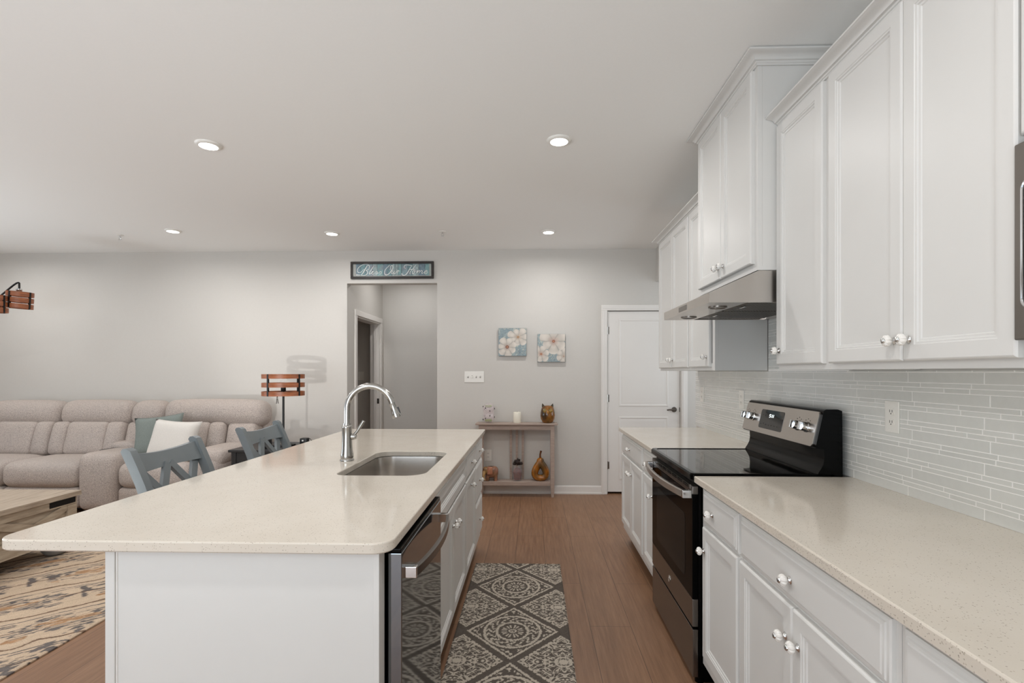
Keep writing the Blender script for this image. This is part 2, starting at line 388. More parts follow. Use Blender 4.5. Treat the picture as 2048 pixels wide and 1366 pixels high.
# windows out of frame (daylight)
wf = MB(); wf.box(XL - .06, .1, .55, XL - .02, .16, 2.45); wf.box(XL - .06, 4.24, .55, XL - .02, 4.3, 2.45); wf.box(XL - .06, .16, .55, XL - .02, 4.24, .61); wf.box(XL - .06, .16, 2.39, XL - .02, 4.24, 2.45); wf.box(XL - .06, 2.17, .61, XL - .02, 2.23, 2.39)
w1 = struct('window_1', wf, 'trim'); build('window_glass', MB().box(XL - .045, .16, .61, XL - .04, 4.24, 2.39), 'pane', w1, 0)
wf = MB(); wf.box(-3.8, YF - .06, 0, -3.73, YF - .02, 2.4); wf.box(-.27, YF - .06, 0, -.2, YF - .02, 2.4); wf.box(-3.73, YF - .06, 2.33, -.27, YF - .02, 2.4); wf.box(-2.04, YF - .06, 0, -1.96, YF - .02, 2.33)
w2 = struct('window_2', wf, 'trim'); build('window_glass', MB().box(-3.73, YF - .045, 0, -.27, YF - .04, 2.33), 'pane', w2, 0)
# baseboards
BBP = [(0, 0), (.016, 0), (.016, .018), (.012, .02), (.012, .075), (.008, .088), (.004, .092), (0, .092)]
b = MB(); b.sweep([(OL, YB), (XL, YB)][::-1], BBP); b.sweep([(OR, YB), (.765, YB)], BBP); struct('baseboard_back', b, 'trim', 30)
b = MB(); b.sweep([(1.72, YB), (4.0, YB)], BBP); struct('baseboard_passage', b, 'trim', 30)
b = MB(); b.sweep([(OL, HB), (.2, HB)], BBP); struct('baseboard_hallway', b, 'trim', 30)

# ------------------------------------------------------------------ closed door on the back wall
CP = [(0, 0), (.068, 0), (.068, .012), (.058, .018), (.02, .014), (.006, .01), (0, .008)]
def casing_y(mb, x0, x1, z1, y):   # casing round an opening in a wall facing -Y
    for (xa, xb) in ((x0 - .066, x0), (x1, x1 + .066)): mb.box(xa, y - .016, 0, xb, y, z1, .004); mb.box(xa + .014, y - .02, 0, xb - .03, y - .012, z1 + .0, .003)
    mb.box(x0 - .066, y - .016, z1, x1 + .066, y, z1 + .062, .004); mb.box(x0 - .05, y - .02, z1 + .02, x1 + .05, y - .012, z1 + .05, .003)
    return mb
struct('trim_1', casing_y(MB(), .83, 1.652, 2.052, YB), 'trim', 30)
DX0, DX1, DZ0, DZ1 = .838, 1.637, .024, 2.043
b = MB(); yd = YB + .012
b.box(DX0, yd, DZ0, DX1, yd + .035, DZ1)
d1 = struct('door_1', b, 'trim')
PP = [(0, .0005), (.0, .001), (.006, .003), (.014, .004), (.022, -.004), (.034, -.006), (.05, -.006), (.075, .001)]
def door_field(z0, z1):
    m = MB(); m.panel('Y', -1, yd, DX0 + .125, DX1 - .125, z0, z1, [(0, 0), (.004, .005), (.016, .005), (.022, .001), (.034, .001), (.05, .006)]); return build('door_panel', m, 'trim', d1, 25)
door_field(.98, 1.955); door_field(.16, .865)
for hz in (1.83, 1.07, .32):
    m = MB(); m.lathe([(.006, -.045), (.006, .045)], 10, (DX0 - .003, yd - .006, hz)); m.box(DX0, yd - .002, hz - .04, DX0 + .018, yd, hz + .04); build('hinge', m, 'nickel', d1)
m = MB(); m.lathe([(.0, -.022), (.018, -.02), (.028, -.008), (.03, 0)], 20, (1.577, yd, .945), 'Y'); m.tube([(1.577, yd - .02, .945), (1.577, yd - .05, .945)], .009, 10)
m.tube([(1.582, yd - .05, .945), (1.55, yd - .053, .945), (1.515, yd - .05, .947), (1.485, yd - .046, .943)], [.010, .009, .008, .007], 10)
build('door_handle', m, 'gunmetal', d1)
m = MB(); m.box(1.632, yd - .004, .92, 1.644, yd + .004, .97, .002); build('latch_plate', m, 'gunmetal', d1)
# hallway doorway casing (trim on the hallway's left wall) and jamb
b = MB()
x = OL
for (ya, yb2) in ((D0 - .066, D0), (D1, D1 + .066)): b.box(x, ya, 0, x + .018, yb2, 2.04, .004)
b.box(x, D0 - .066, 2.04, x + .018, D1 + .066, 2.105, .004)
struct('trim_2', b, 'trim', 30)
b = MB(); b.box(OL - .13, D0, 0, OL, D0 + .02, 2.04); b.box(OL - .13, D1 - .02, 0, OL, D1, 2.04); b.box(OL - .13, D0 + .02, 2.02, OL, D1 - .02, 2.04); b.box(OL - .08, D1 - .032, 0, OL - .04, D1 - .02, 2.02)
t2 = struct('trim_3', b, 'trim', 0)
m = MB(); m.box(OL - .035, D1 - .024, .93, OL - .005, D1 - .019, 1.0, .002); build('strike_plate', m, 'gunmetal', t2)

# ------------------------------------------------------------------ backsplash (glass mosaic)
tiles = MB(); tints = []
XB = 1.366; XT = XB; G = .0028
def tile(y0, y1, z0, z1):
    n0 = len(tiles.v); tiles.panel('X', -1, XR - .0005, y0, y1, z0, z1, [(0, 0), (0, .0058), (.0007, .0065)])
    s_ = rng.normal(0, .012); tints.extend([s_] * (len(tiles.v) - n0))
z = .9152; row = 0; BS0, BS1 = -.3, 4.32
while z < 1.70:
    kind = row % 3; h = .0335 if kind == 0 else .0135
    z1 = z + h
    if z1 > 1.70: break
    if z < 1.372: spans = [(BS0, BS1)] if z1 < 1.374 else [(BS0, BS1)]
    else: spans = [(2.245, 3.0)]
    if z < 1.372 and z1 > 1.37: z1 = 1.3695 if True else z1
    for (a, e) in spans:
        y = a - ((row // 3) % 2) * .02 - (rng.uniform(0, .12) if kind else 0)
        while y < e:
            ln = .314 if kind == 0 else float(rng.choice([.10, .14, .19, .21]))
            ya, yb2 = max(y, a), min(y + ln, e)
            if yb2 - ya > .012: tile(ya + G / 2, yb2 - G / 2, z, z1)
            y += ln
    z = z + h + G; row += 1
g = MB(); g.box(1.3656, BS0, .9145, XR - .0003, BS1, 1.37); g.box(1.3656, 2.245, 1.37, XR - .0003, 3.0, 1.70)
bs = tag(build('backsplash', g, 'grout', None, 0), 'pale grey linear glass mosaic backsplash behind the right counter', 'backsplash')
to = build('mosaic_tile', tiles, 'tile', bs, 0); to['kind'] = 'stuff'
tc = np.array(tints); base = L3((219, 220, 216)); cc = np.ones((len(tc), 4)); cc[:, :3] = np.clip(base[None] * (1 + tc[:, None] * 2.0), 0, 1); colour(to, cc)

# ------------------------------------------------------------------ cabinet builders
DOORP = [(0, 0), (0, .014), (.003, .0175), (.006, .019), (.044, .019), (.0465, .0165), (.051, .0165), (.0535, .0125), (.059, .0115), (.0615, .0085)]
DRAWP = [(0, 0), (0, .009), (.004, .012), (.010, .0135), (.0125, .0165), (.018, .0175), (.021, .0195)]
KNOBP = [(.007, 0), (.0095, .002), (.007, .005), (.006, .010), (.010, .0125), (.0155, .017), (.0172, .0225), (.0155, .028), (.0105, .0312), (.0075, .032)]
def knob(parent, x, y, z, sgn, s=1.0):
    m = MB(); m.cur = 0; m.lathe([(r * s, h * s) for r, h in KNOBP[3:]], 64, (x, y, z), 'X', .16, 8, sgn)
    m.cur = 1; m.lathe([(r * s, h * s) for r, h in [(.011, 0), (.011, .002), (.007, .006), (.0065, .0115)]], 16, (x, y, z), 'X', 0, 8, sgn)
    m.lathe([(.0082 * s, .0300 * s), (.008 * s, .0335 * s), (.0055 * s, .0362 * s), (.0001, .037 * s)], 14, (x, y, z), 'X', 0, 8, sgn)
    k = build('knob', m, ['ceramic', 'chrome'], parent, 40); k['label'] = 'white ribbed ceramic knob with chrome centre'; return k
def front(root, kind, xb, sgn, y0, y1, z0, z1, kn=None):
    m = MB(); m.panel('X', sgn, xb, y0, y1, z0, z1, DRAWP if kind == 'drawer' else DOORP)
    o = build(kind if kind != 'panel' else 'false_front', m, 'cab', root, 20)
    if kind == 'panel': pass
    if kn: knob(o, xb + sgn * .0185, kn[0], kn[1], sgn)
    return o
def base_cab(y0, y1, label, fronts, sgn=-1, xb=.737, xback=1.366, ztop=.882, group='white base cabinets along the right wall', hollow=False):
    root = thing('base_cabinet', ((xb + xback) / 2, (y0 + y1) / 2, 0), label, 'cabinet', group)
    m = MB(); g = .0008
    xa, xe = min(xb, xback), max(xb, xback)
    if hollow:
        m.box(xa, y0 + g, .105, xe, y1 - g, .66); m.box(xa, y0 + g, .66, xa + .018, y1 - g, ztop); m.box(xe - .02, y0 + g, .66, xe, y1 - g, ztop)
        m.box(xa + .018, y0 + g, .66, xe - .02, y0 + .018, ztop); m.box(xa + .018, y1 - .018, .66, xe - .02, y1 - g, ztop)
    else: m.box(xa, y0 + g, .105, xe, y1 - g, ztop)
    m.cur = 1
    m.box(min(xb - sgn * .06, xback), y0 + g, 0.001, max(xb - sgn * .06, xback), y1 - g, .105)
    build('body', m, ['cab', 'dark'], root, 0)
    for f in fronts: front(root, f[0], xb, sgn, *f[1:5], kn=f[5] if len(f) > 5 else None)
    return root
DZ, DT, WZ, WT = .158, .710, .722, .864     # door bottom/top, drawer bottom/top
base_cab(1.81, 2.232, 'white base cabinet with one drawer and one door, right beside the black range, near side', [
    ('drawer', 1.823, 2.187, WZ, WT, (2.06, .792)), ('door', 1.823, 2.187, DZ, DT, (2.158, .615))])
base_cab(1.04, 1.81, 'wide white base cabinet with one long drawer above two doors, in the foreground', [
    ('drawer', 1.056, 1.799, WZ, WT, (1.445, .784)), ('door', 1.4395, 1.799, DZ, DT, (1.472, .615)), ('door', 1.056, 1.4355, DZ, DT, (1.403, .618))])
base_cab(.2, 1.04, 'white base cabinet nearest the camera, cut off by the frame edge', [
    ('drawer', .215, 1.02, WZ, WT, (.62, .79)), ('door', .62, 1.02, DZ, DT), ('door', .215, .615, DZ, DT)])
base_cab(3.012, 3.372, 'narrow white base cabinet squeezed against the far side of the range', [
    ('drawer', 3.03, 3.352, WZ, WT, (3.19, .79)), ('door', 3.03, 3.352, DZ, DT, (3.09, .615))])
base_cab(3.372, 4.165, 'white base cabinet with one drawer and two doors at the far end of the run', [
    ('drawer', 3.388, 4.15, WZ, WT, (3.80, .79)), ('door', 3.388, 3.768, DZ, DT, (3.735, .615)), ('door', 3.772, 4.15, DZ, DT, (3.805, .615))])

def rrect(x0, y0, x1, y1, r, n=8):
    if not isinstance(r, (list, tuple)): r = [r] * 4
    pts = []
    for (cx, cy, a0, rr) in ((x0, y0, PI, r[0]), (x1, y0, 1.5 * PI, r[1]), (x1, y1, 0, r[2]), (x0, y1, .5 * PI, r[3])):
        ox = cx + (rr if cx == x0 else -rr); oy = cy + (rr if cy == y0 else -rr)
        if rr < 1e-4: pts.append((cx, cy)); continue
        for k in range(n + 1):
            a = a0 + k / n * PI / 2; pts.append((ox + rr * math.cos(a), oy + rr * math.sin(a)))
    return pts
def slab(outer, z0, z1, hole=None, e=.004):
    """worktop slab with eased edges; outer / hole = functions inset -> loop"""
    m = MB()
    def wall(fn, sg):
        rings = [(z0, e), (z0 + e, 0), (z1 - e, 0), (z1 - e * .3, e * .3), (z1, e)]
        o = len(m.v); n = len(fn(0))
        for (z, i) in rings: m.v.extend(Vector((p[0], p[1], z)) for p in fn(i))
        for k in range(len(rings) - 1):
            for j in range(n):
                j2 = (j + 1) % n; m.f.append([o + k * n + j, o + k * n + j2, o + (k + 1) * n + j2, o + (k + 1) * n + j]); m.mi.append(0)
        return o, n, len(rings)
    loops = [wall(outer, 1)] + ([wall(hole, -1)] if hole else [])
    for which in (0, 1):
        bm = bmesh.new(); vm = {}
        for (o, n, k) in loops:
            ids = [o + (k - 1) * n * which + j for j in range(n)]
            bv = [bm.verts.new(m.v[i]) for i in ids]
            for v, i in zip(bv, ids): vm[v] = i
            for j in range(n): bm.edges.new((bv[j], bv[(j + 1) % n]))
        bmesh.ops.triangle_fill(bm, use_beauty=True, edges=bm.edges)
        for f in bm.faces: m.f.append([vm[v] for v in f.verts]); m.mi.append(0)
        bm.free()
    return m
def rr_fn(x0, y0, x1, y1, r, n=8, s=1): 
    def fn(i):
        i = i * s; return rrect(x0 + i, y0 + i, x1 - i, y1 - i, [max(q - i, 0) if q > 1e-4 else 0 for q in (r if isinstance(r, (list, tuple)) else [r] * 4)], n)
    return fn
CT0, CT1 = .8835, .914
tag(build('countertop', slab(rr_fn(.70, -.2, 1.3712, 2.234, 0), CT0, CT1), 'quartz', None, 18), 'cream speckled quartz worktop in the foreground right of the range', 'countertop', 'quartz worktops on the right wall')
tag(build('countertop', slab(rr_fn(.70, 3.01, 1.3712, 4.18, 0), CT0, CT1), 'quartz', None, 18), 'cream speckled quartz worktop beyond the range, nearest the closed door', 'countertop', 'quartz worktops on the right wall')

# ------------------------------------------------------------------ upper cabinets
def upper_cab(y0, y1, z0, z1, label, fronts, xb=1.062):
    root = thing('wall_cabinet', ((xb + 1.364) / 2, (y0 + y1) / 2, z0), label, 'cabinet', 'white wall cabinets')
    m = MB(); g = .0008
    m.box(xb + .02, y0 + g, z0 + .018, 1.364, y1 - g, z1); 
    fw = .044
    m.box(xb, y0 + g, z0, xb + .0195, y0 + fw, z1); m.box(xb, y1 - fw, z0, xb + .0195, y1 - g, z1); m.box(xb, y0 + fw, z0, xb + .0195, y1 - fw, z0 + fw); m.box(xb, y0 + fw, z1 - fw, xb + .0195, y1 - fw, z1)
    m.box(xb + .0195, y0 + g, z0, 1.364, y0 + .018, z0 + .018); m.box(xb + .0195, y1 - .018, z0, 1.364, y1 - g, z0 + .018)
    build('body', m, 'cab', root, 0)
    for f in fronts: front(root, 'door', xb, -1, *f[:4], kn=f[4] if len(f) > 4 else None)
    return root
UZ0, UZ1, UD0, UD1 = 1.374, 2.44, 1.396, 2.417
upper_cab(1.856, 2.232, UZ0, UZ1, 'white wall cabinet with one door, next to the range hood on the near side', [(1.876, 2.222, UD0, UD1, (2.193, 1.455))])
upper_cab(1.132, 1.856, UZ0, UZ1, 'tall white double-door wall cabinet in the foreground, two ceramic knobs meeting at the bottom', [(1.476, 1.838, UD0, UD1, (1.505, 1.455)), (1.1335, 1.473, UD0, UD1, (1.448, 1.455))])
upper_cab(3.462, 4.28, UZ0, UZ1, 'white wall cabinet with two doors, farthest along the wall', [(3.478, 3.868, UD0, UD1, (3.84, 1.455)), (3.872, 4.262, UD0, UD1, (3.90, 1.455))])
upper_cab(3.006, 3.462, UZ0, UZ1, 'white single-door wall cabinet just beyond the range hood', [(3.06, 3.448, UD0, UD1, (3.10, 1.455))])
upper_cab(2.236, 3.004, 1.806, 2.70, 'raised deeper white wall cabinet with two doors directly above the steel hood', [(2.264, 2.619, 1.838, 2.683, (2.585, 1.895)), (2.623, 2.978, 1.838, 2.683, (2.655, 1.895))], xb=.972)
# microwave housing
root = thing('wall_cabinet', (1.2, .75, UZ0), 'white cabinet surrounding the built-in microwave at the frame edge', 'cabinet', 'white wall cabinets')
m = MB(); m.box(1.062, .36, UZ0, 1.364, 1.13, 1.43); m.box(1.062, .36, 1.856, 1.364, 1.13, UZ1); m.box(1.062, .36, 1.43, 1.364, .375, 1.856); m.box(1.062, 1.1285, 1.43, 1.364, 1.13, 1.856); m.box(1.35, .375, 1.43, 1.364, 1.1285, 1.856)
build('body', m, 'cab', root, 0); front(root, 'door', 1.062, -1, .752, 1.126, 1.872, UD1); front(root, 'door', 1.062, -1, .376, .748, 1.872, UD1)
mw = thing('microwave', (1.2, .75, 1.43), 'stainless built-in microwave at the right frame edge, under a white cabinet', 'microwave')
m = MB(); m.box(1.034, .378, 1.433, 1.0615, 1.1285, 1.852, .003); m.box(1.063, .40, 1.44, 1.34, 1.11, 1.85); build('body', m, 'darksteel', mw, 30)
m = MB(); m.prism([(p[0], p[1]) for p in rrect(.56, 1.50, 1.103, 1.768, .02)], 'X', 1.0305, 1.0345); build('door', m, 'blackglass', mw, 0)
m = MB(); lp = rrect(.556, 1.496, 1.107, 1.772, .024); m.tube([(1.032, p[0], p[1]) for p in lp + lp[:1]], .0035, 8, False); build('bezel', m, 'chrome', mw)
m = MB(); m.box(1.0305, .40, 1.46, 1.0345, .53, 1.82, .002); build('control_panel', m, 'blackglass', mw)
# crown mouldings
def crown(path, zb, zt, label, out=.058):
    h = zt - zb
    prof = [(0, zb), (.006, zb), (.006, zb + h * .16), (.010, zb + h * .2), (.012, zb + h * .32), (.020, zb + h * .36)]
    for k in range(1, 7):
        a = k / 6 * PI / 2; prof.append((.020 + (out - .030) * (1 - math.cos(a)), zb + h * (.36 + .40 * math.sin(a))))
    prof += [(out - .006, zb + h * .80), (out, zb + h * .84), (out, zt), (0, zt)]
    tag(build('crown_molding', MB().sweep(path, prof), 'cab', None, 30), label, 'molding', 'white crown moldings')
crown([(1.364, 4.2805), (1.0615, 4.2805), (1.0615, 3.007)], 2.4225, 2.462, 'white crown molding over the far wall cabinets, ending at the hood cabinet')
crown([(1.364, 3.0045), (.9715, 3.0045), (.9715, 2.2355), (1.364, 2.2355)], 2.688, 2.735, 'white crown molding wrapping the tall cabinet above the hood')
crown([(1.0615, 2.233), (1.0615, .3)], 2.4225, 2.462, 'white crown molding over the foreground wall cabinets')

# ------------------------------------------------------------------ range hood
hood = thing('range_hood', (1.06, 2.62, 1.667), 'stainless under-cabinet range hood above the black range', 'hood')
HY0, HY1 = 2.24, 3.0
m = MB(); zt = 1.8045; hx0 = .766
prof = [(hx0, 1.667), (hx0, 1.710), (hx0 + .008, 1.7145), (.968, zt - .004), (.978, zt), (1.363, zt), (1.363, 1.667), (1.340, 1.667), (1.330, 1.690), (hx0 + .19, 1.690), (hx0 + .165, 1.667)]
n = len(prof)
m.prism(prof, 'Y', HY0 + .012, HY1 - .012)
full = [(hx0, 1.667), (hx0, 1.710), (hx0 + .008, 1.7145), (.968, zt - .004), (.978, zt), (1.363, zt), (1.363, 1.667)]
m.prism(full, 'Y', HY0, HY0 + .0125); m.prism(full, 'Y', HY1 - .0125, HY1)
build('body', m, 'steel', hood, 25)
for (ya, yb2) in ((2.262, 2.612), (2.628, 2.978)):
    m = MB(); m.box(.962, ya, 1.676, 1.325, yb2, 1.684)
    k = .968
    while k < 1.318: m.box(k, ya + .008, 1.6735, k + .006, yb2 - .008, 1.677); k += .0145
    f = build('grease_filter', m, 'darksteel', hood, 0)
    m = MB(); m.box(.985, (ya + yb2) / 2 - .03, 1.668, .995, (ya + yb2) / 2 + .03, 1.672, .001); build('pull_tab', m, 'chrome', f)
for yy in (2.40, 2.84):
    m = MB(); m.cur = 0; m.lathe([(.042, 0), (.042, -.004), (.036, -.006), (.034, -.003)], 28, (.86, yy, 1.667)); m.cur = 1; m.lathe([(.034, -.002), (.02, -.0035), (.0001, -.004)], 24, (.86, yy, 1.667)); build('hood_light', m, ['darksteel', 'chrome'], hood)
m = MB(); m.box(hx0 - .0015, 2.56, 1.676, hx0 + .004, 2.70, 1.702, .002); build('control_panel', m, 'darksteel', hood)

# ------------------------------------------------------------------ range
rg = thing('kitchen_range', (1.0, 2.622, 0), 'black and stainless electric range with glass cooktop between the worktops', 'range')
RY0, RY1 = 2.246, 2.998
m = MB(); m.box(.722, RY0, .03, 1.338, RY1, .895); m.box(.74, RY0 + .02, .0, 1.30, RY1 - .02, .03); 
for yy in (RY0 + .03, RY1 - .03): m.lathe([(.02, 0), (.02, .03)], 12, (.735, yy, .0005))
build('body', m, 'black', rg, 0)
m = MB(); m.cur = 0   # cooktop: raised rounded rim and glass
cy0, cy1 = 2.242, 3.002
m.prism(rrect(.688, cy0, 1.30, cy1, .02), 'Z', .8955, .917)
for lp0, lp1, z0, z1 in ((rrect(.690, cy0 + .002, 1.30, cy1 - .002, .02), rrect(.694, cy0 + .006, 1.30, cy1 - .006, .02), .917, .9225), (rrect(.694, cy0 + .006, 1.30, cy1 - .006, .02), rrect(.712, cy0 + .018, 1.285, cy1 - .018, .03), .9225, .9225), (rrect(.712, cy0 + .018, 1.285, cy1 - .018, .03), rrect(.716, cy0 + .022, 1.281, cy1 - .022, .028), .9225, .9195)):
    o = len(m.v); n = len(lp0); m.v.extend(Vector((p[0], p[1], z0)) for p in lp0); m.v.extend(Vector((p[0], p[1], z1)) for p in lp1)
    for j in range(n): m.f.append([o + j, o + (j + 1) % n, o + n + (j + 1) % n, o + n + j]); m.mi.append(0)
build('cooktop_rim', m, 'black', rg, 40)
m = MB(); m.prism(rrect(.714, cy0 + .02, 1.283, cy1 - .02, .028), 'Z', .9172, .9195)
ck = build('cooktop_glass', m, 'blackglass', rg, 0)
# oven door
m = MB(); m.cur = 0
m.box(.6965, RY0 + .002, .252, .722, RY1 - .002, .372, .003); m.cur = 1; m.box(.6965, RY0 + .002, .372, .722, RY1 - .002, .83, .003); m.cur = 0; m.box(.6965, RY0 + .002, .83, .722, RY1 - .002, .866, .003)
od = build('oven_door', m, ['darksteel', 'ovenface'], rg, 30)
m = MB(); m.prism(rrect(RY0 + .11, .43, RY1 - .11, .72, .03), 'X', .6955, .6975); build('oven_window', m, 'ovenglass', od, 0)
m = MB(); hy0, hy1 = RY0 + .02, RY1 - .02
pts = []; 
for k in range(25):
    a = k / 24; yy = hy0 + (hy1 - hy0) * a; pts.append((.660 - .034 * math.sin(a * PI) ** .8, yy))
o = len(m.v)
for (xx, yy) in pts:
    for (dx, z_) in ((0, .812), (-.004, .816), (-.004, .842), (0, .846), (.008, .846), (.008, .812)): m.v.append(Vector((xx + dx, yy, z_)))
for k in range(24):
    for j in range(6): m.f.append([o + k * 6 + j, o + k * 6 + (j + 1) % 6, o + (k + 1) * 6 + (j + 1) % 6, o + (k + 1) * 6 + j]); m.mi.append(0)
m.f.append([o + j for j in range(6)]); m.mi.append(0); m.f.append([o + 24 * 6 + j for j in range(6)]); m.mi.append(0)
m.cur = 1
for yy in (hy0, hy1): m.box(.655, yy - .012, .812, .697, yy + .012, .847, .003)
build('handle', m, ['steel', 'chrome'], od, 30)['label'] = 'bowed stainless bar handle'
m = MB(); m.cur = 0; m.box(.6925, RY0 + .03, .850, .70, RY1 - .03, .8685); m.cur = 1
yy = RY0 + .05
while yy < RY1 - .1:
    m.box(.6915, yy, .8535, .6935, yy + .075, .8575); m.box(.6915, yy, .861, .6935, yy + .075, .8655); yy += .092
build('vent', m, ['darksteel', 'black'], od, 0)
m = MB(); m.cur = 0; m.lathe([(.0175, 0), (.0175, .002), (.0165, .003), (.0001, .003)], 28, (.6965, 2.622, .312), 'X', 0, 8, -1); m.cur = 1
for rr in (.0135,): m.tube([(.6935, 2.622 + rr * math.cos(a), .312 + rr * math.sin(a)) for a in np.linspace(0, 2 * PI, 29)], .0009, 6, False)
m.tube([(.6933, 2.628 - .010 * k, .312 + .006 * math.sin(k * 6)) for k in np.linspace(-.2, 1.2, 16)], .0011, 6)
build('emblem', m, ['steel', 'chrome'], od, 40)
m = MB(); m.box(.698, RY0 + .002, .032, .722, RY1 - .002, .240, .003); build('storage_drawer', m, 'darksteel', rg, 30)
# backguard
bgp = [(1.232, .9205), (1.236, .930), (1.246, .945), (1.256, .965), (1.260, .99), (1.258, 1.03), (1.222, 1.034), (1.258, 1.197), (1.268, 1.203), (1.318, 1.203), (1.336, 1.196), (1.338, .9), (1.302, .9), (1.302, .9205)]
m = MB(); m.prism(bgp, 'Y', RY0 - .002, RY1 + .002); bk = build('backguard', m, 'black', rg, 40)
m = MB()
def PX(z): return 1.218 + (z - 1.042) * .2355
pl = rrect(RY0 + .012, 1.041, RY1 - .006, 1.191, .012)
vs0 = [(PX(p[1]) - .006, p[0], p[1]) for p in pl]; vs1 = [(PX(p[1]) + .01, p[0], p[1]) for p in pl]; n = len(pl)
m.add(vs0 + vs1, [tuple(range(n)), tuple(range(n, 2 * n))] + [(i, (i + 1) % n, n + (i + 1) % n, n + i) for i in range(n)])
cp = build('control_panel', m, 'steel', bk, 30)
def on_panel(pl, d0, d1):
    m = MB(); n = len(pl); m.add([(PX(p[1]) - d0, p[0], p[1]) for p in pl] + [(PX(p[1]) - d1, p[0], p[1]) for p in pl], [tuple(range(n)), tuple(range(n, 2 * n))] + [(i, (i + 1) % n, n + (i + 1) % n, n + i) for i in range(n)]); return m
dsp = build('display', on_panel(rrect(2.545, 1.068, 2.795, 1.166, .012), .0055, .0072), 'blackglass', bk, 0)
m = MB()
SEG = {'5': 'afgcd', '1': 'bc'}
def digit(ch, yc, zc, w=.0055, h=.015, s=.004):
    # reads from the aisle: +y is to the viewer's left
    P = {'a': ((-1, 1), (1, 1)), 'b': ((1, 1), (1, 0)), 'c': ((1, 0), (1, -1)), 'd': ((-1, -1), (1, -1)), 'e': ((-1, 0), (-1, -1)), 'f': ((-1, 1), (-1, 0)), 'g': ((-1, 0), (1, 0))}
    for sgm in SEG[ch]:
        (a, b_), (c_, d_) = P[sgm]
        y0, z0, y1, z1 = yc - a * w / 1, zc + b_ * h / 2, yc - c_ * w / 1, zc + d_ * h / 2
        y0 -= (b_) * .0015; y1 -= d_ * .0015
        m.beam((PX(z0) - .0078, y0, z0), (PX(z1) - .0078, y1, z1), .0016, .0034, (1, 0, 0)) if False else m.tube([(PX(z0) - .0078, y0, z0), (PX(z1) - .0078, y1, z1)], .0012, 6)
digit('5', 2.688, 1.137); digit('1', 2.670, 1.137); digit('1', 2.656, 1.137)
for zz in (-.004, .005): m.tube([(PX(1.137) - .0078, 2.6755, 1.136 + zz), (PX(1.137) - .0078, 2.6755, 1.1385 + zz)], .0011, 6)
build('clock_digits', m, 'digits', dsp, 0)
for (yy, zz) in [(2.77, 1.135), (2.745, 1.134), (2.575, 1.13), (2.56, 1.127)] + [(2.775 - k * .03, 1.088 if k != 1 else 1.092) for k in range(8)]:
    m = MB(); m.box(PX(zz) - .0076, yy - .004, zz - .004, PX(zz) - .007, yy + .004, zz + .004); build('touch_key', m, 'slot', dsp, 0)
for yy in (2.955, 2.885, 2.405, 2.33):
    zc = 1.118; m = MB(); ax = Matrix.Translation((PX(zc) - .006, yy, zc)) @ Matrix.Rotation(math.atan(.2355), 4, 'Y'); m.M = ax
    m.lathe([(.024, 0), (.024, .004), (.021, .006), (.0195, .024), (.018, .026), (.0001, .026)], 28, (0, 0, 0), 'X', 0, 8, -1)
    m.box(-.040, -.0065, -.019, -.02, .0065, .019, .003)
    build('burner_knob', m, 'chrome', bk, 35)
for yk in (2.955, 2.885, 2.405, 2.33):
    m = MB()
    for k in range(7):
        a = (k - 3) * .62 + PI / 2; zz = 1.118 + .036 * math.sin(a); y2 = yk + .030 * math.cos(a)
        if 1.05 < zz < 1.185: m.box(PX(zz) - .0066, y2 - .002, zz - .002, PX(zz) - .0058, y2 + .002, zz + .002)
    build('dial_marking', m, 'slot', bk, 0)

# ------------------------------------------------------------------ island
IX, IB = -.409, -1.155
G_I = 'white cabinets of the kitchen island'
def isl(y0, y1, label, fronts, hollow=False): return base_cab(y0, y1, label, fronts, 1, IX, IB, .882, G_I, hollow)
isl(2.012, 2.98, 'white double-door sink cabinet of the island, beside the dishwasher', [
    ('panel', 2.03, 2.968, WZ, WT), ('door', 2.03, 2.508, DZ, DT, (2.472, .615)), ('door', 2.513, 2.968, DZ, DT, (2.549, .615))], True)
isl(2.98, 3.48, 'white island cabinet with one drawer and one door, between sink cabinet and drawer stack', [
    ('drawer', 2.992, 3.468, WZ, WT, (3.23, .793)), ('door', 2.992, 3.468, DZ, DT, (3.20, .655))])
isl(3.48, 3.945, 'white three-drawer island cabinet at the far end', [
    ('drawer', 3.492, 3.932, WZ, WT, (3.71, .793)), ('drawer', 3.492, 3.932, .45, .712, (3.71, .58)), ('drawer', 3.492, 3.932, DZ, .438, (3.71, .295))])
ep = thing('island_end_panel', (-.78, 1.37, 0), 'plain white end panel of the island facing the camera', 'panel')
m = MB(); m.box(-1.157, 1.352, .001, -.424, 1.396, .882); m.box(-1.157, 1.346, .001, -1.131, 1.352, .882, .001); m.box(-.424, 1.346, .001, -.409, 1.396, .882, .001); build('panel', m, 'cab', ep, 0)
m = MB(); m.box(-1.1305, 1.3500, .001, -1.1265, 1.3522, .882); build('seam_bead', m, 'trim', ep, 0)
bp = MB(); bp.box(-1.175, 1.3965, .001, -1.1555, 3.945, .882); tag(build('island_back_panel', bp, 'cab', None, 0), 'white back panel of the island on the seating side', 'panel')
SX0, SY0, SX1, SY1 = -.872, 2.205, -.478, 2.885
SR = [.055, .085, .085, .085]
tag(build('countertop', slab(rr_fn(-1.459, 1.328, -.374, 4.01, [.055, .055, .02, .02], 10), CT0, CT1, rr_fn(SX0, SY0, SX1, SY1, SR, 10, -1)), 'quartz', None, 18), 'large cream speckled quartz island worktop with the sink cutout', 'countertop')
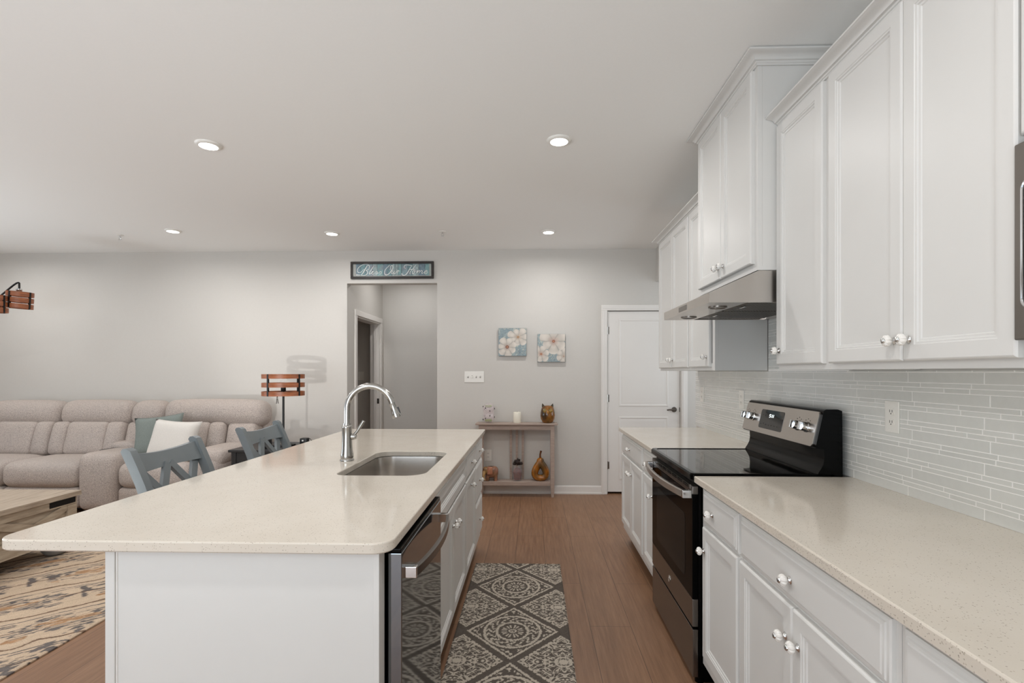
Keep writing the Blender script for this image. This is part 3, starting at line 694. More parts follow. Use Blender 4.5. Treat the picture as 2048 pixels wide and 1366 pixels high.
# sink
m = MB()
prof = [(-.012, .8815), (-.004, .8825), (-.003, .87), (.0, .80), (.004, .72), (.02, .694), (.05, .688), (.12, .686)]
rings = [rrect(SX0 + i, SY0 + i, SX1 - i, SY1 - i, [max(.03, q + .006 - i * .3) for q in SR], 10) for (i, z) in prof]
n = len(rings[0])
for (lp, (i, z_)) in zip(rings, prof): m.v.extend(Vector((p[0], p[1], z_)) for p in lp)
for k in range(len(prof) - 1):
    for j in range(n): m.f.append([k * n + j, k * n + (j + 1) % n, (k + 1) * n + (j + 1) % n, (k + 1) * n + j]); m.mi.append(0)
m.f.append([(len(prof) - 1) * n + j for j in range(n)]); m.mi.append(0)
sk = thing('sink', (-.675, 2.545, .686), 'undermount stainless steel sink set in the island worktop', 'sink')
build('basin', m, 'steelv', sk, 40)
m = MB(); m.lathe([(.0001, .687), (.03, .6875), (.045, .689), (.055, .688)], 28, (-.675, 2.545, 0)); build('drain', m, 'chrome', sk)
# faucet
fc = thing('faucet', (-.946, 2.572, .914), 'brushed nickel gooseneck pull-down faucet standing behind the island sink', 'faucet')
fx, fy = -.946, 2.572
m = MB(); m.lathe([(.0345, 0), (.0345, .006), (.031, .010), (.032, .016), (.0315, .03), (.028, .05), (.0255, .08), (.0245, .12), (.0245, .165), (.0255, .17), (.0245, .177), (.020, .180), (.0195, .19)], 32, (fx, fy, .9142)); build('faucet_body', m, 'nickel', fc, 50)
m = MB(); pts = [(fx, fy, 1.09), (fx, fy, 1.16)]; R = .118; zc = 1.176
for k in range(1, 21):
    a = PI - k / 20 * (PI + .02 - .30); pts.append((fx + R + R * math.cos(a), fy, zc + R * math.sin(a)))
e = Vector(pts[-1]); d = (e - Vector(pts[-2])).normalized()
m.tube(pts, .0155, 18); build('spout', m, 'nickel', fc, 60)
m = MB(); m.tube([e, e + d * .004, e + d * .006, e + d * .05, e + d * .075, e + d * .078], [.0165, .0168, .0158, .0205, .0245, .0235], 22)
shd = build('spray_head', m, 'nickel', fc, 50)
side = Vector((-d.z, 0, d.x)); side = side if side.x > 0 else -side
m = MB(); q = e + d * .03 + side * .019; m.beam(q, q + d * .034, .012, .007, tuple(side)); build('spray_button', m, 'rubber', shd)
m = MB(); m.lathe([(.016, 0), (.016, .012), (.012, .024), (.0001, .026)], 20, (fx + .024, fy, 1.036), 'X'); m.tube([(fx + .036, fy, 1.044), (fx + .052, fy, 1.062), (fx + .086, fy, 1.116)], [.007, .0075, .0085], 12); build('lever', m, 'nickel', fc, 50)
# dishwasher
dw = thing('dishwasher', (-.7, 1.70, 0), 'dark stainless dishwasher built into the island beside its end panel', 'dishwasher')
m = MB(); m.box(-1.10, 1.405, .09, -.412, 2.004, .872); m.box(-1.0, 1.41, .001, -.47, 2.0, .09); build('body', m, 'black', dw, 0)
m = MB(); m.cur = 0; m.box(-.402, 1.404, .105, -.363, 2.004, .862, .003); m.cur = 1; m.box(-.405, 1.406, .862, -.366, 2.002, .874, .002); m.box(-.412, 1.41, .11, -.402, 2.0, .86)
dd = build('door', m, ['dwsteel', 'black'], dw, 30)
m = MB(); pts = []; hy0, hy1 = 1.437, 1.972
for k in range(25):
    a = k / 24; pts.append((-.330 + .026 * math.sin(a * PI) ** .8, hy0 + (hy1 - hy0) * a))
o = len(m.v)
for (xx, yy) in pts:
    for (dx, z_) in ((0, .785), (.004, .788), (.004, .812), (0, .815), (-.008, .815), (-.008, .785)): m.v.append(Vector((xx + dx, yy, z_)))
for k in range(24):
    for j in range(6): m.f.append([o + k * 6 + j, o + k * 6 + (j + 1) % 6, o + (k + 1) * 6 + (j + 1) % 6, o + (k + 1) * 6 + j]); m.mi.append(0)
m.f.append([o + j for j in range(6)]); m.mi.append(0); m.f.append([o + 24 * 6 + j for j in range(6)]); m.mi.append(0)
m.cur = 1
for yy in (hy0, hy1): m.box(-.364, yy - .011, .784, -.327, yy + .011, .816, .002)
build('handle', m, ['darksteel', 'chrome'], dd, 30)['label'] = 'bowed steel bar handle with bright end caps'

# ------------------------------------------------------------------ outlets and switches
def outlet_x(yc, zc, label):
    r = thing('wall_outlet', (XB, yc, zc), label, 'outlet', 'white outlets on the backsplash')
    m = MB(); m.box(1.3585, yc - .037, zc - .06, 1.3652, yc + .037, zc + .06, .003); p = build('cover_plate', m, 'plastic', r, 30)
    for dz in (-.02, .02):
        m = MB(); m.cur = 0; m.prism(rrect(yc - .017, zc + dz - .014, yc + .017, zc + dz + .014, .010), 'X', 1.3568, 1.359); m.cur = 1
        for dy in (-.0065, .0065): m.box(1.3564, yc + dy - .0013, zc + dz - .003, 1.357, yc + dy + .0013, zc + dz + .007)
        m.lathe([(.0025, 0), (.0025, .0006)], 10, (1.3564, yc, zc + dz - .008), 'X'); build('receptacle', m, ['plastic', 'slot'], r, 0)
outlet_x(4.145, 1.185, 'white outlet on the backsplash beside the end of the run, farthest away')
outlet_x(3.37, 1.186, 'white outlet on the backsplash, just behind the far end of the range')
outlet_x(1.975, 1.195, 'white duplex outlet on the backsplash above the foreground worktop')
r = thing('wall_outlet', (-.503, YB, .428), 'white outlet low on the back wall behind the console table', 'outlet')
m = MB(); m.box(-.543, YB - .006, .365, -.463, YB - .0005, .492, .003); build('cover_plate', m, 'plastic', r, 30)
for dz in (-.02, .02):
    m = MB(); m.cur = 0; m.prism(rrect(-.521, .428 + dz - .014, -.485, .428 + dz + .014, .01), 'Y', YB - .008, YB - .0055); m.cur = 1
    for dx in (-.007, .007): m.box(-.503 + dx - .0015, YB - .0085, .428 + dz - .003, -.503 + dx + .0015, YB - .0078, .428 + dz + .007)
    build('receptacle', m, ['plastic', 'slot'], r, 0)
r = thing('light_switch', (-.66, YB, 1.31), 'white four-gang light switch plate on the back wall beside the opening', 'switch')
m = MB(); m.box(-.77, YB - .006, 1.248, -.549, YB - .0005, 1.372, .003); build('cover_plate', m, 'plastic', r, 30)
for k in range(4):
    xc = -.66 + (k - 1.5) * .046; m = MB(); m.cur = 1; m.box(xc - .006, YB - .0068, 1.297, xc + .006, YB - .0055, 1.323); m.cur = 0
    m.prism([(YB - .006, 1.300), (YB - .006, 1.320), (YB - .017, 1.324 if k != 1 else 1.304), (YB - .017, 1.316 if k != 1 else 1.296)], 'X', xc - .004, xc + .004); build('toggle', m, ['plastic', 'slot'], r, 0)
r = thing('light_switch', (-2.6, HB + .02, 1.31), 'white switch inside the dark room off the hallway', 'switch')
sxx = -2.42
m = MB(); m.box(sxx - .04, HB + .012, 1.25, sxx + .04, HB + .0195, 1.37, .002); build('cover_plate', m, 'plastic', r, 30); m = MB(); m.box(sxx - .005, HB + .002, 1.30, sxx + .005, HB + .013, 1.32); build('toggle', m, 'plastic', r, 0)

# ------------------------------------------------------------------ ceiling fixtures
def can(x, y, label, light=True):
    r = thing('recessed_light', (x, y, ZC), label, 'ceiling light', 'recessed ceiling lights')
    m = MB(); m.lathe([(.052, -.013), (.056, -.014), (.068, -.009), (.073, -.0005), (.073, 0)], 40, (x, y, ZC), cap=False); build('trim_ring', m, 'plastic', r, 50)
    m = MB(); m.lathe([(.054, -.0115), (.0001, -.012)], 40, (x, y, ZC)); build('diffuser', m, 'led', r, 0)
    l = bpy.data.lights.new('led_glow', 'AREA'); l.shape = 'DISK'; l.size = .1; l.energy = LAMP_W if y < 6 else 5.5; l.color = (1, .98, .96); l.spread = PI * .95
    lo = bpy.data.objects.new('led_glow', l); COL.objects.link(lo); lo.location = Vector((x, y, ZC - .02)) - Vector((x, y, ZC)); lo.parent = r
K = (ZC - 1.365) / (2.725 - 1.365)
can(-1.938 * K, 2.992 * K, 'round recessed ceiling light nearest the camera, over the island, large on the ceiling at left')
can(.154 * K, 2.996 * K, 'round recessed ceiling light over the aisle in front of the range')
can(-3.457 * K, 4.80 * K, 'round recessed ceiling light above the sofa')
can(-1.964 * K, 4.933 * K, 'round recessed ceiling light in the far row, just left of the opening')
can(.152 * K, 4.943 * K, 'round recessed ceiling light in the far row, nearest the door')
for (x, y) in ((.15, .9), (-1.95, .9), (-3.9, .9), (-3.9, 2.99), (-5.7, 2.99), (-5.7, 4.9), (-1.55, 6.45)): can(x, y, 'recessed ceiling light outside the photo frame' if y < 6 else 'added ceiling light brightening the back hallway, hidden by the opening head')  # the hallway one is an added, unseen light that brightens the hall
def sprinkler(x, y, label):
    r = thing('fire_sprinkler', (x, y, ZC), label, 'sprinkler', 'ceiling fire sprinklers')
    m = MB(); m.lathe([(.0001, -.008), (.022, -.007), (.032, -.002), (.033, 0)], 24, (x, y, ZC)); build('escutcheon', m, 'plastic', r, 50)
    m = MB(); m.lathe([(.008, -.02), (.008, -.007)], 12, (x, y, ZC)); 
    for s_ in (-1, 1): m.tube([(x + s_ * .007, y, ZC - .018), (x + s_ * .012, y, ZC - .03), (x + s_ * .003, y, ZC - .044)], .002, 6)
    m.lathe([(.014, -.047), (.014, -.044)], 16, (x, y, ZC)); build('sprinkler_head', m, 'chrome', r, 40)
sprinkler(-4.096 * K, 4.942 * K, 'small chrome sprinkler on the ceiling above the left of the sofa')
sprinkler(-.874 * K, 4.913 * K, 'small chrome sprinkler on the ceiling right of the hallway opening')

# ------------------------------------------------------------------ sign, canvases
def grid_xz(x0, x1, z0, z1, y, nx, nz):
    m = MB(); xs = np.linspace(x0, x1, nx); zs = np.linspace(z0, z1, nz)
    m.v = [Vector((a, y, c)) for c in zs for a in xs]
    m.f = [[j * nx + i, j * nx + i + 1, (j + 1) * nx + i + 1, (j + 1) * nx + i] for j in range(nz - 1) for i in range(nx - 1)]; m.mi = [0] * len(m.f)
    X, Z = np.meshgrid(np.linspace(0, 1, nx), np.linspace(0, 1, nz)); return m, X.ravel(), Z.ravel()
def smooth_noise(X, Z, fx, fz, seed):
    r = np.random.default_rng(seed); g = r.random((int(fz) + 3, int(fx) + 3)); a = X * fx; c = Z * fz
    i = a.astype(int); j = c.astype(int); u = a - i; v = c - j; u = u * u * (3 - 2 * u); v = v * v * (3 - 2 * v)
    return (g[j, i] * (1 - u) + g[j, i + 1] * u) * (1 - v) + (g[j + 1, i] * (1 - u) + g[j + 1, i + 1] * u) * v
sx0, sx1, sz0, sz1 = -2.06, -1.116, 2.418, 2.612
sg = thing('wall_sign', ((sx0 + sx1) / 2, YB, sz0), 'long framed sign reading Bless Our Home above the hallway opening', 'sign')
m = MB(); fw = .026
m.box(sx0, YB - .028, sz0, sx1, YB - .001, sz0 + fw, .004); m.box(sx0, YB - .028, sz1 - fw, sx1, YB - .001, sz1, .004); m.box(sx0, YB - .028, sz0 + fw, sx0 + fw, YB - .001, sz1 - fw, .004); m.box(sx1 - fw, YB - .028, sz0 + fw, sx1, YB - .001, sz1 - fw, .004)
build('frame', m, 'signframe', sg, 30)
m, X, Z = grid_xz(sx0 + fw, sx1 - fw, sz0 + fw, sz1 - fw, YB - .012, 260, 44)
o = build('sign_face', m, 'signart', sg, 0)
pal = [L3(c) for c in ((150, 178, 182), (122, 158, 170), (104, 140, 158), (142, 170, 172), (96, 150, 158), (112, 172, 176))]
pl_ = np.array([0, .03, .09, .16, .25, .31, .385, .44, .50, .535, .575, .62, .70, .76, .84, .92, 1.0]); idx = np.clip(np.searchsorted(pl_, X) - 1, 0, 15)
cols = np.array([pal[(k * 2 + k // 3) % 6] for k in range(16)])[idx]; cols = cols * .62 + cols.mean(1, keepdims=True) * .38 + .02
cols = cols * (.75 + .5 * smooth_noise(X, Z, 90, 6, 3))[:, None]
wn = smooth_noise(X, Z, 24, 5, 9); cols = np.where((wn > .72)[:, None], cols * .6 + L3((150, 140, 150)) * .4, cols)
edge = np.minimum(np.abs(X[:, None] - pl_[None, 1:-1]).min(1), 1); cols = np.where((edge < .0026)[:, None], cols * .45, cols)
bd = (X < .035) | (X > .972) | (Z < .07); cols = np.where(bd[:, None], cols * .35 + L3((190, 186, 178)) * .65, cols)
colour(o, np.c_[np.clip(cols, 0, 1), np.ones(len(cols))])
# hand-traced script lettering, traced in a 22.76 px/px view of the sign: left half origin 700, right half origin 782
def SP(x, y, org): 
    px = org + x / 22.756; py = 522 + y / 22.756
    return (sx0 + (px - 702.5) / (868 - 702.5) * (sx1 - sx0), YB - .0145, sz1 - (py - 524.5) / (558 - 524.5) * (sz1 - sz0))
def cat(pts, sub=6):
    P = [Vector(p) for p in pts]; P = [P[0]] + P + [P[-1]]; out = []
    for i in range(1, len(P) - 2):
        for k in range(sub):
            t_ = k / sub; a, b_, c_, d_ = P[i - 1], P[i], P[i + 1], P[i + 2]
            out.append(.5 * ((2 * b_) + (-a + c_) * t_ + (2 * a - 5 * b_ + 4 * c_ - d_) * t_ ** 2 + (-a + 3 * b_ - 3 * c_ + d_) * t_ ** 3))
    out.append(P[-2]); return out
A, B = 700, 782
LET = [
 (A, .0030, [(1290, 200), (850, 165), (700, 165), (590, 195), (470, 265), (385, 355), (355, 440), (380, 515), (440, 545), (520, 520), (600, 440), (660, 370)][1:]),
 (A, .0048, [(820, 225), (760, 310), (700, 415), (640, 520), (590, 590), (530, 650)]),
 (A, .0026, [(530, 650), (440, 640), (340, 625), (310, 650), (400, 675), (470, 650)]),
 (A, .0034, [(820, 225), (860, 200), (905, 250), (905, 330), (870, 395), (780, 440), (740, 450)]),
 (A, .0034, [(760, 445), (815, 490), (820, 560), (770, 625), (690, 665), (600, 665), (530, 650)]),
 (A, .0040, [(1110, 250), (1060, 310), (1000, 410), (930, 520), (900, 590), (930, 610), (990, 560)]),
 (A, .0034, [(990, 560), (1060, 520), (1085, 490), (1050, 490), (1015, 550), (1020, 600), (1070, 610), (1150, 560)]),
 (A, .0032, [(1150, 560), (1245, 490), (1270, 540), (1260, 600), (1210, 610), (1180, 590)]),
 (A, .0032, [(1270, 590), (1350, 540), (1430, 490), (1450, 540), (1435, 600), (1380, 610), (1350, 590)]),
 (A, .0042, [(1830, 210), (1740, 300), (1650, 390), (1605, 490), (1600, 580), (1640, 640), (1720, 640), (1810, 590), (1890, 490), (1950, 390), (1970, 300), (1940, 230), (1880, 260), (1880, 340), (1840, 430)]),
 (B, .0032, [(60, 470), (90, 460), (60, 530), (50, 590), (85, 600), (150, 540), (195, 460)]),
 (B, .0032, [(195, 460), (165, 540), (165, 595), (200, 590), (265, 530), (310, 460)]),
 (B, .0032, [(320, 590), (330, 520), (345, 450), (380, 480), (430, 465)]),
 (B, .0030, [(700, 370), (630, 340), (620, 280), (680, 215), (800, 210), (900, 225), (960, 250), (1000, 240)]),
 (B, .0045, [(960, 255), (900, 340), (840, 440), (790, 530), (730, 610), (650, 670), (560, 660), (510, 610), (540, 575)]),
 (B, .0032, [(1170, 200), (1100, 270), (1030, 370), (960, 440), (900, 530), (880, 600), (920, 610)]),
 (B, .0030, [(840, 420), (920, 405), (1020, 400), (1120, 405)]),
 (B, .0034, [(1080, 450), (1020, 470), (985, 540), (1000, 600), (1050, 595), (1090, 530), (1085, 470), (1140, 500)]),
 (B, .0032, [(1170, 590), (1190, 530), (1210, 470), (1240, 480), (1220, 540), (1250, 520), (1300, 460), (1330, 480), (1300, 590)]),
 (B, .0032, [(1310, 560), (1370, 480), (1430, 460), (1440, 500), (1415, 570), (1440, 600), (1500, 550)]),
 (B, .0034, [(1500, 550), (1600, 530), (1660, 490), (1630, 455), (1570, 490), (1540, 560), (1565, 605), (1640, 590), (1690, 540)]),
]
m = MB()
for org, wd, pts in LET:
    c_ = cat([SP(x, y, org) for x, y in pts]); k = len(c_)
    m.tube(c_, [wd * 1.22 * (.55 + .45 * math.sin(PI * min(1, max(0, i / (k - 1))))) for i in range(k)], 6, True)
build('lettering', m, 'white_letter', sg, 0)

def flower(cols, X, Z, cx, cz, R, npet, seed, rot=0, squash=1., core=.16, tintc=(150, 84, 60)):
    r = np.random.default_rng(seed); dx = (X - cx); dz = (Z - cz) / squash; d = np.hypot(dx, dz); a = np.arctan2(dz, dx) + rot
    k = np.floor(a / (2 * PI) * npet); ph = (a / (2 * PI) * npet) % 1.0; wob = r.uniform(.82, 1.1, npet + 2)[(k % npet).astype(int)]
    rad = R * wob * (np.sin(ph * PI) ** .32 * .34 + .66); ins = d < rad
    fr = np.clip(d / np.maximum(rad, 1e-6), 0, 1)
    body = L3((226, 218, 208))[None] * (1 - .0 * fr[:, None]); shade = .80 + .26 * np.sin(ph * PI) * fr + .07 * np.sin(fr * 9 + k); body = body * np.clip(shade, .5, 1.12)[:, None]
    body = np.where((np.abs(np.sin(ph * PI)) < .22)[:, None], body * .78, body)
    blush = np.clip(1 - fr * 2.2, 0, 1)[:, None]; body = body * (1 - .6 * blush) + L3(tintc)[None] * .6 * blush
    cm = d < R * core; body = np.where(cm[:, None], L3(tintc)[None] * (.8 + .5 * np.sin(a * 9))[:, None], body)
    body = np.where((d < R * core * .4)[:, None], L3((206, 150, 110))[None], body)
    return np.where(ins[:, None], body, cols)
def canvas(x0, x1, z0, z1, label, flowers, seed):
    r = thing('canvas_painting', ((x0 + x1) / 2, YB, z0), label, 'painting', 'flower canvases on the back wall')
    m = MB(); m.box(x0, YB - .032, z0, x1, YB - .001, z1, .002); build('stretcher', m, 'canvas_edge', r, 30)
    m, X, Z = grid_xz(x0 + .001, x1 - .001, z0 + .001, z1 - .001, YB - .0326, 110, 110); o = build('painted_face', m, 'art', r, 0)
    n1 = smooth_noise(X, Z, 4, 4, seed); n2 = smooth_noise(X, Z, 26, 26, seed + 1)
    cols = L3((124, 148, 160))[None] * (1 - n1[:, None]) + L3((158, 174, 176))[None] * n1[:, None]
    sw = np.abs(np.sin((smooth_noise(X, Z, 9, 9, seed + 2) * 9))) < .28; cols = np.where(sw[:, None], L3((186, 192, 184))[None], cols); cols = cols * (.85 + .3 * n2)[:, None]
    for f in flowers: cols = flower(cols, X, Z, *f)
    cols = cols * .82 + L3((176, 176, 172)) * .18
    colour(o, np.c_[np.clip(cols, 0, 1), np.ones(len(cols))])
canvas(-.383, -.071, 1.545, 1.855, 'square canvas of white magnolia blooms on blue, higher one next to the switch', [(.70, .68, .37, 7, 1, .4, .9, .13, (190, 150, 110)), (.31, .32, .38, 7, 2, .1, .95, .17)], 11)
canvas(.053, .361, 1.478, 1.789, 'square canvas of pale anemone flowers on blue, hung lower and closer to the door', [(.95, .20, .30, 6, 5, .2, 1., .08, (190, 160, 140)), (.13, .28, .34, 6, 3, .3, 1., .12, (186, 110, 70)), (.58, .74, .50, 6, 4, .0, .95, .11, (170, 92, 60))], 23)

# ------------------------------------------------------------------ console table and ornaments
ct = thing('console_table', (-.18, 5.63, 0), 'narrow grey-washed wooden console table against the back wall', 'table')
TX0, TX1, TY0, TY1 = -.59, .235, 5.545, 5.708
m = MB(); m.box(TX0 - .035, TY0 - .022, .788, TX1 + .035, TY1 + .003, .806, .004); build('tabletop', m, 'greywood', ct, 30)
m = MB(); m.box(TX0 + .036, TY0 + .004, .735, TX1 - .036, TY0 + .024, .7878); m.box(TX0 + .036, TY1 - .022, .735, TX1 - .036, TY1 - .004, .7878); build('apron', m, 'greywood', ct, 0)
for xa in (TX0, TX1 - .042):
    for ya in (TY0, TY1 - .036):
        m = MB(); m.box(xa, ya, .13, xa + .042, ya + .036, .7878); m.add([(xa + .009, ya + .005, .001), (xa + .036, ya + .005, .001), (xa + .036, ya + .03, .001), (xa + .009, ya + .03, .001), (xa, ya, .13), (xa + .042, ya, .13), (xa + .042, ya + .036, .13), (xa, ya + .036, .13)], [(0, 3, 2, 1), (0, 1, 5, 4), (1, 2, 6, 5), (2, 3, 7, 6), (3, 0, 4, 7)]); build('leg', m, 'greywood', ct, 0)
m = MB(); m.box(TX0 + .043, TY0 + .003, .127, TX1 - .043, TY1 - .003, .168, .003); build('shelf', m, 'greywood', ct, 30)
for xc in (-.245, -.178, -.112):
    m = MB(); m.box(xc - .013, TY1 - .02, .169, xc + .013, TY1 - .006, .735); build('back_slat', m, 'greywood', ct, 0)
def glass_cup(x, y, z, flip, label):
    r = thing('glass_votive', (x, y, z), label, 'candle holder', 'painted glass votives')
    pr = [(.0001, 0), (.030, 0), (.046, .012), (.064, .045), (.063, .078), (.056, .105), (.053, .105), (.060, .078), (.061, .046), (.044, .016), (.0001, .006)]
    if flip: pr = [(a, .106 - h) for a, h in pr][::-1]
    m = MB(); m.lathe(pr, 32, (x, y, z)); g = build('glass_bowl', m, 'votive', r, 50)
    for (ang, zz, s, mt) in ((.2, .06, 1, 'rubber'), (2.4, .07, 1, 'rubber'), (4.2, .05, .9, 'rubber'), (5.0, .08, .8, 'rubber'), (1.2, .03, .9, 'rubber'), (3.4, .035, .8, 'rubber')):
        m = MB(); rr = .0625; m.soft(x + rr * math.cos(ang), y + rr * math.sin(ang), z + (zz if not flip else .106 - zz), .012 * s, .010 * s, .020 * s, .005, n=5); build('painted_spot', m, mt, r, 60)
    m = MB(); m.soft(x, y - .02, z + (.028 if not flip else .075), .075, .05, .03, .014, n=6); build('green_leaf', m, 'green', r, 60)
glass_cup(-.487, 5.62, .8065, False, 'clear spotted glass votive standing on the console, bottom of the stacked pair')
glass_cup(-.487, 5.62, .9135, True, 'clear spotted glass votive turned upside down on top of the other one')
cd = thing('pillar_candle', (-.172, 5.62, .8065), 'ivory pillar candle in the middle of the console top', 'candle')
m = MB(); m.lathe([(.041, 0), (.042, .002), (.042, .113), (.038, .117), (.03, .114), (.0001, .112)], 28, (-.172, 5.62, .8065)); build('wax', m, 'candle', cd, 50)
m = MB(); m.tube([(-.172, 5.62, .918), (-.171, 5.62, .932)], .0014, 6); build('wick', m, 'rubber', cd)
def glazed(o, c0, c1, c2, seed, sc=14):
    V = np.array([v.co[:] for v in o.data.vertices]); r = np.random.default_rng(seed); n = np.zeros(len(V))
    for k in range(5): d = r.normal(size=3); n += np.sin(V @ d * sc * (1 + k * .5) + r.uniform(0, 6))
    t_ = 1 / (1 + np.exp(-n * .9)); c = np.where((t_ < .5)[:, None], L3(c0) * (1 - 2 * t_[:, None]) + L3(c1) * 2 * t_[:, None], L3(c1) * (2 - 2 * t_[:, None]) + L3(c2) * (2 * t_[:, None] - 1))
    colour(o, np.c_[np.clip(c, 0, 1), np.ones(len(c))])
ow = thing('owl_figurine', (.17, 5.62, .8065), 'amber and green glazed owl figurine on the right end of the console top', 'figurine')
ox, oy, oz = .163, 5.62, .8065
m = MB(); m.lathe([(.0001, 0), (.045, 0), (.058, .01), (.076, .045), (.081, .085), (.077, .12), (.070, .15), (.064, .17), (.050, .183), (.025, .19), (.0001, .192)], 36, (ox, oy, oz))
b_ = build('owl_body', m, 'glaze', ow, 60); glazed(b_, (42, 56, 30), (150, 96, 34), (46, 36, 24), 2, 24)
for s_ in (-1, 1):
    m = MB(); m.tube([(ox + s_ * .042, oy, oz + .165), (ox + s_ * .052, oy, oz + .19), (ox + s_ * .058, oy - .004, oz + .212)], [.022, .014, .002], 10); e_ = build('ear', m, 'glaze', ow, 60); glazed(e_, (40, 44, 26), (70, 56, 30), (52, 44, 26), 4)
    m = MB(); m.lathe([(.0001, -.008), (.018, -.006), (.024, .004)], 20, (ox + s_ * .028, oy - .066, oz + .135), 'Y'); e_ = build('eye', m, 'glaze', ow, 60); glazed(e_, (60, 84, 48), (196, 150, 66), (150, 120, 60), 6, 60)
m = MB(); m.tube([(ox, oy - .066, oz + .128), (ox, oy - .085, oz + .115), (ox, oy - .08, oz + .10)], [.011, .008, .002], 10); e_ = build('beak', m, 'glaze', ow, 60); glazed(e_, (180, 120, 50), (200, 150, 70), (170, 110, 40), 8)
# pear sculpture
pr_ = thing('pear_sculpture', (.085, 5.62, .1685), 'amber glazed open-centre pear sculpture on the lower console shelf', 'sculpture')
px_, py_, pz_ = .083, 5.62, .1685
m = MB(); lp = []; NP = 48
for k in range(NP):
    a = 2 * PI * k / NP; zz = -math.cos(a); t_ = (zz + 1) / 2
    wdt = .062 * max(0, math.sin(t_ ** .6 * PI)) ** .75
    lp.append((px_ + (wdt if a < PI else -wdt), py_, pz_ + .038 + t_ * .165))
rs = [.037 + .004 * ((p[2] - pz_) / .2) ** 2 for p in lp]
P_ = [Vector(p) for p in lp]; o = len(m.v); ns = 14
for i in range(NP):
    tg = (P_[(i + 1) % NP] - P_[i - 1]).normalized(); nr = Vector((0, 1, 0)); bi = tg.cross(nr).normalized()
    for k in range(ns):
        a = 2 * PI * k / ns; m.v.append(P_[i] + nr * math.cos(a) * rs[i] * 1.05 + bi * math.sin(a) * rs[i])
for i in range(NP):
    for k in range(ns): m.f.append([i * ns + k, i * ns + (k + 1) % ns, ((i + 1) % NP) * ns + (k + 1) % ns, ((i + 1) % NP) * ns + k]); m.mi.append(0)
m.tube([(px_, py_, pz_ + .17), (px_, py_, pz_ + .205), (px_, py_, pz_ + .235), (px_, py_, pz_ + .252), (px_, py_, pz_ + .262)], [.040, .043, .040, .031, .012], 16)
zmin = min(v.z for v in m.v); 
for v in m.v: v.z = max(v.z + (pz_ - zmin) - .006, pz_)
b_ = build('pear_body', m, 'glaze', pr_, 60); glazed(b_, (64, 58, 22), (176, 108, 26), (72, 62, 34), 12, 15)
m = MB(); m.tube([(px_ - .002, py_, pz_ + .245), (px_ - .002, py_, pz_ + .29), (px_ + .008, py_, pz_ + .33)], [.012, .010, .012], 10); e_ = build('stem', m, 'glaze', pr_, 60); glazed(e_, (90, 50, 24), (120, 70, 30), (80, 44, 20), 3)
# potpourri jar
jr = thing('glass_jar', (-.17, 5.62, .1685), 'clear hexagonal glass jar filled with red potpourri on the lower shelf', 'jar')
jx, jy, jz = -.17, 5.62, .1685
m = MB(); m.lathe([(.0001, 0), (.044, 0), (.046, .006), (.062, .095), (.058, .115), (.036, .145), (.034, .165), (.040, .172), (.037, .172), (.031, .163), (.033, .143), (.054, .113), (.057, .095), (.042, .01), (.0001, .008)], 8, (jx, jy, jz)); build('glass_body', m, 'glass', jr, 0)
m = MB(); m.lathe([(.0001, .012), (.036, .013), (.05, .092), (.046, .110), (.028, .135), (.0001, .138)], 12, (jx, jy, jz)); build('potpourri', m, 'potpourri', jr, 30)
m = MB()
for k in range(9):
    a = k * 2.4; rr = .02 + .012 * (k % 3); m.soft(jx + rr * math.cos(a), jy + rr * math.sin(a), jz + .185 + .012 * (k % 4), .04, .028, .03, .012, n=4)
m.tube([(jx, jy, jz + .17), (jx + .004, jy, jz + .215), (jx + .002, jy, jz + .248)], [.01, .012, .005], 8)
build('dried_flower', m, 'leafdark', jr, 40)
# elephant
el = thing('elephant_figurine', (-.45, 5.62, .1685), 'mosaic glass elephant figurine on the lower shelf, partly hidden by the island', 'figurine')
ex, ey, ez = -.455, 5.622, .1685
m = MB(); m.soft(ex, ey, ez + .095, .15, .10, .13, .05, n=8)
for dx in (-.045, .045):
    for dy in (-.025, .025): m.lathe([(.02, .0), (.021, .05), (.02, .075)], 12, (ex + dx, ey + dy, ez))
b_ = build('elephant_body', m, 'glaze', el, 60); glazed(b_, (60, 56, 54), (170, 120, 96), (120, 92, 60), 31, 40)
m = MB(); m.soft(ex - .055, ey - .03, ez + .115, .075, .07, .085, .03, n=7); m.tube([(ex - .075, ey - .065, ez + .11), (ex - .082, ey - .085, ez + .07), (ex - .075, ey - .09, ez + .03), (ex - .06, ey - .092, ez + .022)], [.018, .015, .011, .008], 10); b_ = build('head', m, 'glaze', el, 60); glazed(b_, (120, 60, 40), (190, 150, 90), (90, 80, 70), 33, 50)
m = MB(); m.soft(ex - .015, ey - .055, ez + .115, .06, .016, .085, .007, n=6); b_ = build('ear', m, 'glaze', el, 60); glazed(b_, (150, 90, 70), (196, 140, 110), (170, 110, 90), 35, 20)

